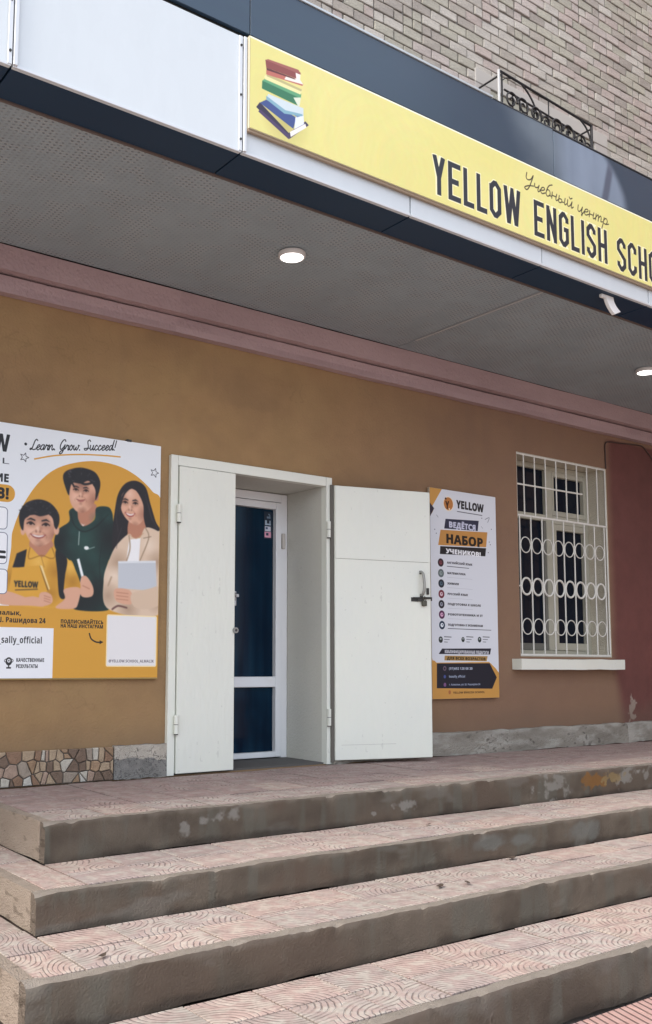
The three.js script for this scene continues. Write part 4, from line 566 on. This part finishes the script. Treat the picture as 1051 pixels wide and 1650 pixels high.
// ------------------------------------------------------------------ barred window
{
  const w = thing('window', 'white wooden window with dark panes behind a white grille', 'window', [4.2, 0.8, -0.22]);
  const T = (g) => metricUV(g).translate(-4.2, -0.8, 0.22), z0 = -0.28, z1 = -0.215, zi = -0.232;
  part('window_frame', [box(3.545, 3.60, 0.806, 2.612, z0, z1, 0.004), box(4.80, 4.851, 0.806, 2.612, z0, z1, 0.004), box(3.6005, 4.7995, 2.565, 2.612, z0, z1, 0.004), box(3.6005, 4.7995, 0.806, 0.86, z0, z1, 0.004), box(4.205, 4.30, 0.8605, 2.5645, z0, z1 + 0.008, 0.006), box(3.6005, 4.2045, 2.075, 2.135, z0, z1 + 0.006, 0.004), box(4.3005, 4.7995, 2.06, 2.135, z0, z1 + 0.006, 0.004)].map(T), M.oldWood, w);
  part('casement', [box(4.301, 4.348, 0.862, 2.058, zi - 0.03, zi + 0.026, 0.004), box(4.772, 4.799, 0.862, 2.058, zi - 0.03, zi + 0.026, 0.004), box(4.3485, 4.7715, 2.002, 2.058, zi - 0.03, zi + 0.026, 0.004), box(4.3485, 4.7715, 0.862, 0.93, zi - 0.03, zi + 0.026, 0.004)].map(T), M.oldWood, w);
  part('vent_casement', [box(4.301, 4.326, 2.137, 2.563, zi - 0.03, zi + 0.026, 0.004), box(4.776, 4.799, 2.137, 2.563, zi - 0.03, zi + 0.026, 0.004), box(4.3265, 4.7755, 2.515, 2.563, zi - 0.03, zi + 0.026, 0.004), box(4.3265, 4.7755, 2.137, 2.184, zi - 0.03, zi + 0.026, 0.004)].map(T), M.oldWood, w);
  part('casement', [box(3.601, 3.64, 0.862, 2.073, zi - 0.03, zi + 0.02, 0.004), box(4.168, 4.204, 0.862, 2.073, zi - 0.03, zi + 0.02, 0.004), box(3.6405, 4.1675, 0.862, 0.925, zi - 0.03, zi + 0.02, 0.004)].map(T), std([0.16, 0.16, 0.14], 0.6), w, 'darker left casement');  // darker tone than the rest of the window wood
  for (const q of [[3.60, 4.205, 2.135, 2.565], [4.32, 4.78, 2.18, 2.52], [3.63, 4.18, 0.92, 2.075], [4.34, 4.778, 0.925, 2.01]]) part('glass_pane', T(box(...q, zi - 0.024, zi - 0.014)), M.darkGlass, w);
  const sill = metricUV(wobble(new THREE.BoxGeometry(1.485, 0.092, 0.10, 40, 3, 3).translate(4.168, 0.733, 0.048), 0.006, 4, 23)).translate(-4.2, -0.8, 0.22);
  part('window_sill', sill, M.door, w, 'thick white painted sill with a wavy lower edge');

  const g = thing('window_grille', 'white welded bar grille with rows of rings over the window', 'grille', [4.2, 0.8, -0.01]);
  const G = (q) => q.translate(-4.2, -0.8, 0.01), z = -0.012;
  const rail = (x0, x1, y, t = 0.008) => part('rail', G(box(x0, x1, y - t, y + t, z - 0.006, z + 0.006, 0.002)), M.grille, g);
  rail(3.545, 4.852, 2.608); rail(3.545, 4.852, 2.052, 0.009); rail(3.545, 4.852, 0.815, 0.009); rail(3.545, 4.49, 2.332, 0.007); rail(3.545, 3.58, 1.42, 0.007);
  const bar = (x, y0, y1) => part('bar', G(rod([x, y0, z], [x, y1, z], 0.0068)), M.grille, g);
  for (const x of [3.549, 3.65, 3.80, 3.952, 4.105, 4.252, 4.411, 4.565, 4.72, 4.848]) bar(x, 2.062, 2.60);
  const xs = [3.578, 3.732, 3.886, 4.04, 4.194, 4.348, 4.502, 4.656, 4.81]; for (const x of xs) bar(x, 0.825, 2.042); bar(4.848, 0.825, 2.042);
  const ring = new THREE.TorusGeometry(0.066, 0.0085, 8, 28), thin = new THREE.TorusGeometry(0.066, 0.0048, 8, 28);
  for (let i = 0; i < 8; i++) { const x = (xs[i] + xs[i + 1]) / 2;
    for (const [y, geo] of [[1.79, thin], [1.42, ring], [1.065, thin]]) { const m = part('ring', geo, M.grille, g); m.position.set(x - 4.2, y - 0.8, z + 0.01); m.scale.set(1, y === 1.42 ? 1.12 : 1.05, 1); } }
}
{ // cable round the red paint, right of the window
  const m = part('wall_cable', bent([[4.845, 2.62, 0.008], [4.842, 2.75, 0.008], [4.845, 2.865, 0.009], [4.87, 2.885, 0.009], [5.1, 2.905, 0.009], [5.4, 2.925, 0.01], [5.47, 2.92, 0.01], [5.56, 2.86, 0.012], [5.64, 2.79, 0.012], [5.72, 2.6, 0.012]], 0.006, 60, 6), std([0.06, 0.035, 0.03], 0.6), scene);
  m.userData = { label: 'thin dark cable running up beside the grille and along the wall', category: 'cable' };
}

// ------------------------------------------------------------------ upstairs window and its grille, above the canopy
{
  const w = thing('upstairs_window', 'upstairs window glass reflecting bright sky behind the wrought iron grille', 'window', [3.7, 5.2, 0]);
  const T = (g) => g.translate(-3.7, -5.2, 0);
  part('window_frame', [box(3.30, 3.36, 4.3, 5.95, -0.06, -0.005, 0.004), box(4.78, 4.84, 4.3, 5.95, -0.06, -0.005, 0.004), box(3.3605, 4.7795, 5.89, 5.95, -0.06, -0.005, 0.004), box(4.06, 4.11, 4.3, 5.8895, -0.06, -0.008, 0.004)].map(T), M.oldWood, w);
  for (const [a, b] of [[3.355, 4.065], [4.105, 4.785]]) part('glass_pane', T(box(a, b, 4.3, 5.90, -0.05, -0.04)), M.skyGlass, w);
  part('lintel', T(wobble(box(3.09, 5.05, 5.952, 6.083, -0.05, 0.012, 0.006), 0.004, 3, 2)), std([0.46, 0.435, 0.40], 0.9), w, 'plastered lintel over the upstairs window');
  part('window_jamb', [box(3.09, 3.298, 5.25, 5.951, -0.06, 0.008, 0.006), box(4.842, 5.05, 5.25, 5.951, -0.06, 0.008, 0.006)].map(T), std([0.44, 0.41, 0.38], 0.9), w);
  const g = thing('balcony_grille', 'dark wrought iron grille with curls in front of the upstairs window', 'grille', [3.8, 4.25, 0.25]);
  const G = (q) => q.translate(-3.8, -4.25, -0.25), z = 0.25, x0 = 3.14, x1 = 4.44;
  part('top_rail', G(rod([x0, 5.935, z], [x1, 5.87, z], 0.011)), M.iron, g); part('second_rail', G(rod([x0 + 0.05, 5.78, z], [x1 - 0.12, 5.715, z], 0.009)), M.iron, g); part('lower_rail', G(rod([x0, 4.6, z], [x1, 4.6, z], 0.011)), M.iron, g);
  part('post', G(rod([x0 - 0.02, 4.3, z], [x0 - 0.02, 5.94, z], 0.012)), std([0.45, 0.46, 0.47], 0.6), g, 'pale post at the left end'); part('post', G(rod([x1, 4.3, z], [x1, 5.88, z], 0.013)), M.iron, g); part('post', G(rod([x0 + 0.02, 4.3, z], [x0 + 0.02, 5.94, z], 0.008)), M.iron, g);
  for (let i = 1; i < 12; i++) { const x = x0 + 0.06 + i * 0.098; part('bar', G(rod([x, 4.6, z], [x, 5.775 - 0.06 * i / 12, z], 0.007)), M.iron, g); }
  part('bar', G(rod([3.80, 5.74, z], [3.80, 5.90, z], 0.006)), M.iron, g);
  part('curl', G(bent([[3.42, 5.92, z], [3.52, 5.86, z], [3.60, 5.77, z], [3.64, 5.66, z]], 0.009)), M.iron, g); part('curl', G(bent([[4.26, 5.88, z], [4.36, 5.82, z], [4.42, 5.72, z], [4.43, 5.6, z]], 0.009)), M.iron, g); part('curl', G(bent([[3.17, 5.86, z], [3.22, 5.90, z], [3.28, 5.915, z]], 0.005)), M.iron, g);
  for (const [x, y, s, k] of [[3.27, 5.70, 1, 1], [3.43, 5.695, -1, 1], [3.60, 5.685, 1, 0.9], [3.90, 5.665, 1, 1.05], [4.08, 5.66, -1, 1.05], [4.25, 5.64, 1, 0.9], [3.75, 5.66, -1, 0.7], [4.36, 5.60, -1, 0.8]]) { const q = []; for (let i = 0; i <= 15; i++) { const a = i * 0.6, R = k * 0.085 * (1 - i / 19); q.push([x + s * R * Math.cos(a), y + R * Math.sin(a), z + 0.012]); } part('curl', G(bent(q, 0.009, 44)), M.iron, g); }
  for (const [x, y] of [[x0, 5.9], [x1, 5.84], [x0, 4.6], [x1, 4.6]]) part('wall_tie', G(rod([x, y, -0.01], [x, y, z], 0.009)), M.iron, g);
}

// ------------------------------------------------------------------ small fittings on the canopy
for (const [x, z, label] of [[0.252, 1.03, 'round white ceiling light above the banner end of the canopy'], [4.08, 0.95, 'round white ceiling light near the barred window, at the right edge']]) {
  const l = thing('ceiling_light', label, 'ceiling light', [x, SY - 0.004, z], 'ceiling lights');
  part('lamp_housing', new THREE.LatheGeometry([[0, 0], [0.082, 0], [0.084, -0.004], [0.083, -0.024], [0.078, -0.030], [0.072, -0.030], [0.071, -0.022], [0, -0.022]].map((p) => new THREE.Vector2(...p)), 40), std([0.62, 0.60, 0.58], 0.45), l);
  part('lamp_diffuser', new THREE.CylinderGeometry(0.070, 0.068, 0.008, 40).translate(0, -0.0275, 0), new THREE.MeshStandardMaterial({ color: 0xffffff, emissive: lin(1, 0.99, 0.96), emissiveIntensity: 1.6, roughness: 0.5 }), l);
  const p = new THREE.SpotLight(lin(1, 0.97, 0.92), 1.2, 0, 1.25, 0.8, 2); p.position.set(0, -0.036, 0); p.target.position.set(0, -2, 0); p.shadow.radius = 3; p.castShadow = true; l.add(p, p.target);
}
{
  const b = thing('hanging_bracket', 'white curved bracket hanging below the fascia near the second light', 'bracket', [2.375, SY - 0.004, 1.74]); b.scale.set(1.05, 0.72, 1);
  const s = new THREE.Shape(); s.moveTo(-0.012, 0); s.lineTo(0.062, 0); s.bezierCurveTo(0.065, -0.05, 0.09, -0.085, 0.135, -0.115); s.lineTo(0.075, -0.155); s.bezierCurveTo(0.03, -0.115, 0.0, -0.07, -0.012, 0);
  part('arm', new THREE.ExtrudeGeometry(s, { depth: 0.018, bevelEnabled: true, bevelThickness: 0.004, bevelSize: 0.004, bevelSegments: 2, curveSegments: 12 }).translate(0.01, -0.005, -0.01), std([0.78, 0.78, 0.77], 0.4), b);
  part('clip', box(-0.05, -0.005, -0.035, -0.002, -0.012, 0.012, 0.006), std([0.75, 0.75, 0.74], 0.4), b);
}

// ------------------------------------------------------------------ steps
const ST = { h: [0.1806, 0.1587, 0.1783, 0.2051], z: [1.284, 1.815, 2.341, 2.871], x: [-1.3525, -1.5985, -1.8486, -2.10] }, SX1 = 6.69;
const GROUND = -0.7227;
{
  const st = thing('entrance_steps', 'four wide concrete steps with pink patterned paving on their treads', 'steps');
  const fan = (u, v) => { const wu = u + 0.05 * (fbm(u * 5, v * 5, 190, 2) - 0.5), wv = v + 0.05 * (fbm(u * 5, v * 5, 191, 2) - 0.5), d = Math.hypot(wu, wv) * 11, e = Math.hypot(1 - wu, 1 - wv) * 11; return d < e ? d : e; };
  const tileBump = tex(256, 256, (u, v) => { // fan of raised ribs
    const q = fan(u, v); const f = Math.abs((q % 1) - 0.5) * 2; return 1 - step(0.62, 0.9, f) ; }, false);
  const tileMap = (s) => tex(256, 256, (u, v) => {
    const q = fan(u, v), f = Math.abs((q % 1) - 0.5) * 2, n = fbm(u * 6, v * 6, s, 4), w = fbm(u * 26, v * 26, s + 3, 3), b = fbm(u * 2, v * 2, s + 7, 2);
    let c = mix3([0.47, 0.35, 0.31], [0.53, 0.45, 0.39], step(0.35, 0.65, n)); c = mix3(c, [0.42, 0.32, 0.295], step(0.55, 0.75, b) * 0.6); const k = 0.82 + 0.3 * w; c = c.map((x) => x * k);
    const gr = step(0.62, 0.95, f) * step(0.40, 0.66, fbm(u * 7, v * 7, s + 11, 4)); c = mix3(c, [0.15, 0.105, 0.09], gr * 0.72); c = mix3(c, [0.25, 0.20, 0.175], step(0.55, 0.78, fbm(u * 3.5, v * 3.5, s + 17, 4)) * 0.45);
    const ed = Math.min(u, v, 1 - u, 1 - v); return mix3(c, [0.14, 0.10, 0.085], step(0.018, 0.004, ed) * 0.5); });
  const maps = [0, 1, 2, 3].map((k) => tileMap(200 + 31 * k)), tones = [[0.90, 0.91, 0.91], [0.83, 0.86, 0.88], [0.88, 0.86, 0.85], [0.78, 0.81, 0.82]];
  const tmats = maps.flatMap((m) => tones.map((t) => new THREE.MeshStandardMaterial({ map: m, color: lin(...t), roughness: 0.85, bumpMap: tileBump, bumpScale: 0.0035 })));
  // tiles close to the door, canopy shade mixed into a greyer colour
  const dull = maps.map((m) => new THREE.MeshStandardMaterial({ map: m, color: lin(0.72, 0.68, 0.70), roughness: 0.85, bumpMap: tileBump, bumpScale: 0.004 }));
  const tileGeo = (w, d) => [0, 1, 2, 3].map((k) => { const g = new RoundedBoxGeometry(w - 0.006, 0.03, d - 0.006, 1, 0.003), p = g.attributes.position, uv = g.attributes.uv; for (let i = 0; i < p.count; i++) { let u = p.getX(i) / w + 0.5, v = p.getZ(i) / d + 0.5; if (k & 1) u = 1 - u; if (k & 2) v = 1 - v; uv.setXY(i, clamp(u), clamp(v)); } return g; });
  const riserMap = (n) => tex(2048, 64, (u, v) => { // worn cement face: stains, a darker foot, rubbed and flaked spots
    const x = u * 9.2 - 2.2, y = v; const a = fbm(x * 1.4, y * 0.8, n * 13, 4), b = fbm(x * 7, y * 1.6, n * 13 + 3, 4), s = fbm(x * 14, y * 0.4, n * 13 + 5, 3);
    let c = mix3([0.122, 0.095, 0.072], [0.235, 0.192, 0.148], step(0.2, 0.8, a * 0.6 + b * 0.45)); c = mix3(c, [0.20, 0.192, 0.158], step(0.45, 0.68, s) * 0.6); c = mix3(c, [0.19, 0.135, 0.10], step(0.5, 0.68, fbm(x * 3 + 9, y * 0.5, n * 13 + 6, 3)) * 0.6);
    c = mix3(c, [0.30, 0.285, 0.25], step(0.60, 0.72, fbm(x * 2.6, y * 1.1, n * 13 + 8, 4)) * 0.4);
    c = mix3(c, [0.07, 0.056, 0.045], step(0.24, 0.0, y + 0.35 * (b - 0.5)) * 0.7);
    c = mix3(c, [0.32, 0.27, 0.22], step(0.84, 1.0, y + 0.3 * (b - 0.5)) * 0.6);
    if (n === 0) { const w = fbm(x * 20, y * 4, 301, 3); // old white splashes and an orange stain
      for (const [cx, cy, r] of [[-0.62, 0.46, 0.05], [-0.5, 0.58, 0.05], [-0.42, 0.66, 0.06], [-0.33, 0.76, 0.06], [0.9, 0.4, 0.07], [0.65, 0.3, 0.03], [2.25, 0.62, 0.16], [3.1, 0.6, 0.14], [3.35, 0.7, 0.1]]) { const d = Math.hypot((x - cx) / r, (y - cy) / (r * 3.2)) + (w - 0.5) * 2.6; c = mix3(c, [0.46, 0.44, 0.40], step(1.0, 0.4, d) * 0.6); }
      const o = Math.hypot((x - 2.72) / 0.16, (y - 0.6) / 0.32) + (w - 0.5) * 1.6; c = mix3(c, [0.36, 0.17, 0.045], step(1.0, 0.6, o) * 0.8);
      const o2 = Math.hypot((x - 2.95) / 0.12, (y - 0.66) / 0.26) + (w - 0.5) * 1.9; c = mix3(c, [0.42, 0.30, 0.14], step(0.95, 0.6, o2) * 0.8); }
    if (n === 1) for (const [cx, cy, r] of [[1.05, 0.55, 0.14], [1.3, 0.5, 0.12], [1.85, 0.5, 0.18]]) { const d = Math.hypot((x - cx) / r, (y - cy) / (r * 2.6)) + (b - 0.5) * 1.8; c = mix3(c, [0.25, 0.25, 0.225], step(1.0, 0.4, d) * 0.8); }
    return c; });
  const topMap = tex(1024, 64, (u, v) => { const n = fbm(u * 70, v * 5, 401, 4), b = fbm(u * 18, v * 2, 402, 3); return mix3([0.38, 0.325, 0.275], [0.56, 0.49, 0.42], n * 0.6 + b * 0.4); }, true, [1 / 5, 1 / 0.3]);
  const top = new THREE.MeshStandardMaterial({ map: topMap, roughness: 0.92, bumpMap: bumpOf(0.1), bumpScale: 0.004 });
  const sideMap = tex(512, 64, (u, v) => { const n = fbm(u * 26, v * 4, 411, 4), b = fbm(u * 8, v * 2, 412, 3); let c = mix3([0.235, 0.185, 0.145], [0.345, 0.285, 0.23], n * 0.6 + b * 0.5); return mix3(c, [0.12, 0.09, 0.065], step(0.62, 0.75, fbm(u * 40, v * 8, 413, 3)) * 0.6); }, true, [1 / 3, 1 / 0.2]);
  const side = new THREE.MeshStandardMaterial({ map: sideMap, roughness: 0.95, bumpMap: bumpOf(0.15), bumpScale: 0.01 });
  let y = 0; const cam = new THREE.Vector3(-3.1, 0.74, 5.46), tiles = [], CW = 0.055;
  for (let i = 0; i < 4; i++) {
    const h = ST.h[i], z = ST.z[i], x = ST.x[i], zb = i ? ST.z[i - 1] : 0.0, xb = i ? ST.x[i - 1] : x, yb = y - h;
    const stp = new THREE.Group(); stp.name = i ? 'step' : 'landing'; stp.userData.label = ['top landing in front of the door', 'first step below the landing', 'second step below the landing', 'lowest step'][i]; st.add(stp);
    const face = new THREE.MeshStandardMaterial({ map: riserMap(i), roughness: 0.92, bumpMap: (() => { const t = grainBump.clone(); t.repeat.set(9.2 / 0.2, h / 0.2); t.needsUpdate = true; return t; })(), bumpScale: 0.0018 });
    // front kerb: a face of worn cement and a paler top
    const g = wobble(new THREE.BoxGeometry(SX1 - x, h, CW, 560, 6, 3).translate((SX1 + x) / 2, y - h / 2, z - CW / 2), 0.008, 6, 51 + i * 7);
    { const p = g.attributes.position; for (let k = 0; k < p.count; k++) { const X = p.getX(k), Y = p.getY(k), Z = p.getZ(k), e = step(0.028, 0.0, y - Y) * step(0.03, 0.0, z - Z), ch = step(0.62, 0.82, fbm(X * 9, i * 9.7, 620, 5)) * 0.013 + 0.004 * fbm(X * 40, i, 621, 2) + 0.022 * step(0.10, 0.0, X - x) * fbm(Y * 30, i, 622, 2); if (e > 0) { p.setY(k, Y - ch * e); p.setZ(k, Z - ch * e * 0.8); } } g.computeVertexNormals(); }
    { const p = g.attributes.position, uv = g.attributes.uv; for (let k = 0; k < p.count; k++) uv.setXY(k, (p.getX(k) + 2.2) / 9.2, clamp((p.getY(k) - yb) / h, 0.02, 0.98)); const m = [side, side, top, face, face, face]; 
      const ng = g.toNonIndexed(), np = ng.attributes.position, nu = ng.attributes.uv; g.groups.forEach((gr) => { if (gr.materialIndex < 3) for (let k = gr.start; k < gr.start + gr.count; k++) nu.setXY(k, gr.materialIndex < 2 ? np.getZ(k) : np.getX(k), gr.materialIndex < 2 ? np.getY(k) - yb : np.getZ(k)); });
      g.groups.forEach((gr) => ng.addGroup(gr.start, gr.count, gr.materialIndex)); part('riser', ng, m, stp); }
    const sg = metricUV(wobble(new THREE.BoxGeometry(CW, h, z - CW - 0.001, 3, 5, 40).translate(x + CW / 2, y - h / 2, (z - CW) / 2 - 0.0005), 0.0055, 5, 52 + i * 7), 0, yb);
    part('side_kerb', sg, side, stp, 'sunlit left side of the step');
    part('bed', box(x + CW + 0.001, SX1, yb, y - 0.036, 0.001, z - CW - 0.001), std([0.13, 0.10, 0.085], 0.95), stp);
    // paving
    const zone = (x0, x1, z0, z1, nz, w) => { const nx = Math.max(1, Math.round((x1 - x0) / w)), tw = (x1 - x0) / nx, td = (z1 - z0) / nz, geo = tileGeo(tw, td); for (let a = 0; a < nx; a++) for (let b = 0; b < nz; b++) tiles.push({ stp, geo, x: x0 + (a + 0.5) * tw, y: y - 0.016, z: z0 + (b + 0.5) * td, i, a, b }); };
    if (i === 0) zone(x + CW + 0.004, SX1, 0.055, z - CW - 0.004, 4, 0.30);
    else { zone(xb - 0.002, SX1, zb + 0.003, z - CW - 0.004, 2, 0.30); zone(x + CW + 0.004, xb - 0.006, 0.003, z - CW - 0.004, Math.round(z / 0.3), 0.3); }
    y = yb;
  }
  tiles.forEach((t) => { t.d = Math.hypot(t.x - cam.x, t.y - cam.y, t.z - cam.z) + (t.x > 2.2 + (3 - t.z) * 2.0 ? 50 : 0); }); tiles.sort((a, b) => a.d - b.d);
  const rest = new Map();
  tiles.forEach((t, k) => {
    const q = (s) => hash(Math.round(t.x * 1000), Math.round(t.z * 1000), s), g = t.geo[Math.floor(q(1) * 4)], worn = t.i === 0 && t.z < 0.7 + 0.3 * q(9), m = new THREE.Matrix4().makeRotationFromEuler(new THREE.Euler((q(2) - 0.5) * 0.012, (q(3) - 0.5) * 0.008, (q(4) - 0.5) * 0.012)); m.setPosition(t.x, t.y + (q(5) - 0.5) * 0.004, t.z);  // landing tiles near the wall take the shade-tinted copy
    const tn = Math.floor(clamp(fbm(t.x * 0.9, t.z * 1.5 + t.i * 9, 77, 2) * 1.6 - 0.3 + (q(6) - 0.5) * 0.5, 0, 0.999) * 4), mat = worn ? dull[Math.floor(q(7) * 4)] : tmats[Math.floor(q(7) * 4) * 4 + tn];
    if (k < 290) part('paving_tile', g, mat, t.stp).applyMatrix4(m); else { const key = t.i + '|' + mat.uuid; if (!rest.has(key)) rest.set(key, { stp: t.stp, mat, gs: [] }); rest.get(key).gs.push(g.clone().applyMatrix4(m)); }
  });
  // far tiles of each step, one mesh per step
  const byStep = new Map(); for (const { stp, mat, gs } of rest.values()) { if (!byStep.has(stp)) byStep.set(stp, { gs: [], mats: [] }); const e = byStep.get(stp); e.gs.push(merge(gs)); e.mats.push(mat); }
  for (const [stp, e] of byStep) { const m = part('paving_tile', mergeGeometries(e.gs.map((g) => (g.index ? g.toNonIndexed() : g)), true), e.mats, stp); m.userData.kind = 'stuff'; }
}

// ------------------------------------------------------------------ ground
{
  const gm = tex(512, 512, (u, v) => { const n = tnoise(u, v, 8, 501, 5); return mix3([0.32, 0.27, 0.245], [0.42, 0.36, 0.32], n); }, true, [0.5, 0.5]);
  const ground = new THREE.Group(); ground.name = 'ground'; ground.userData.kind = 'structure'; scene.add(ground);
  part('ground_sheet', metricUV(new THREE.BoxGeometry(160, 0.1, 160).translate(0, GROUND - 0.085, 0)), new THREE.MeshStandardMaterial({ map: gm, roughness: 0.95 }), ground);
  const slabMap = tex(256, 256, (u, v) => { const r = ((u + v * 0.35) * 7) % 1, f = Math.abs(r - 0.5) * 2, n = fbm(u * 7, v * 7, 511, 4); let c = mix3([0.36, 0.22, 0.20], [0.44, 0.31, 0.28], n); return mix3(c, [0.10, 0.065, 0.055], step(0.6, 0.9, f) * 0.85); });
  const slabBump = tex(128, 128, (u, v) => { const r = ((u + v * 0.35) * 7) % 1, f = Math.abs(r - 0.5) * 2; return 1 - step(0.6, 0.9, f); }, false);
  const sm = [[1, 1, 1], [0.92, 0.9, 0.92], [1.04, 0.98, 0.95]].map((t) => new THREE.MeshStandardMaterial({ map: slabMap, color: lin(...t), roughness: 0.85, bumpMap: slabBump, bumpScale: 0.006 }));
  const geo = new RoundedBoxGeometry(0.294, 0.04, 0.294, 1, 0.004); { const p = geo.attributes.position, uv = geo.attributes.uv; for (let i = 0; i < p.count; i++) uv.setXY(i, p.getX(i) / 0.3 + 0.5, p.getZ(i) / 0.3 + 0.5); }
  for (let a = 0; a < 16; a++) for (let b = 0; b < 8; b++) { const m = part('paving_slab', geo, sm[Math.floor(hash(a, b, 4) * 3)], ground); m.position.set(-1.6 + a * 0.3, GROUND - 0.02 + (hash(a, b, 6) - 0.5) * 0.004, 2.871 + 0.17 + b * 0.3); }
}

// ------------------------------------------------------------------ dry leaves on the treads
{
  const lm = std([0.06, 0.04, 0.028], 0.9), r = rng(19);
  const leaf = (x, y, z, s, turn, label) => {
    const g = new THREE.CircleGeometry(1, 9), p = g.attributes.position; for (let i = 0; i < p.count; i++) { const X = p.getX(i), Y = p.getY(i); p.setXYZ(i, X * s, 0.25 * s * (X * X + 0.6 * Y * Y) + 0.004 * r(), Y * s * 0.42); } g.computeVertexNormals();
    lm.side = THREE.DoubleSide; const m = new THREE.Mesh(g, lm); m.name = numbered('dry_leaf'); m.castShadow = m.receiveShadow = true; m.position.set(x, y + 0.003, z); m.rotation.y = turn; m.userData = { label, category: 'leaf', group: 'dry leaves on the steps' }; scene.add(m);
  };
  leaf(0.33, -0.339, 2.12, 0.035, 0.4, 'curled dark leaf near the front edge of the second step below the landing');
  leaf(0.50, -0.339, 2.14, 0.028, 1.1, 'small dark leaf just right of the curled leaf, same tread');
  leaf(1.15, -0.339, 1.87, 0.04, 0.1, 'dark leaf at the foot of the riser, right part of the second step');
  leaf(-1.50, -0.339, 2.20, 0.028, 0.7, 'dark crumb of leaf near the left corner of the second step');
  leaf(0.86, -0.18, 1.52, 0.024, 0.2, 'tiny leaf in the middle of the first step below the landing');
}
renderer.render(scene, camera);
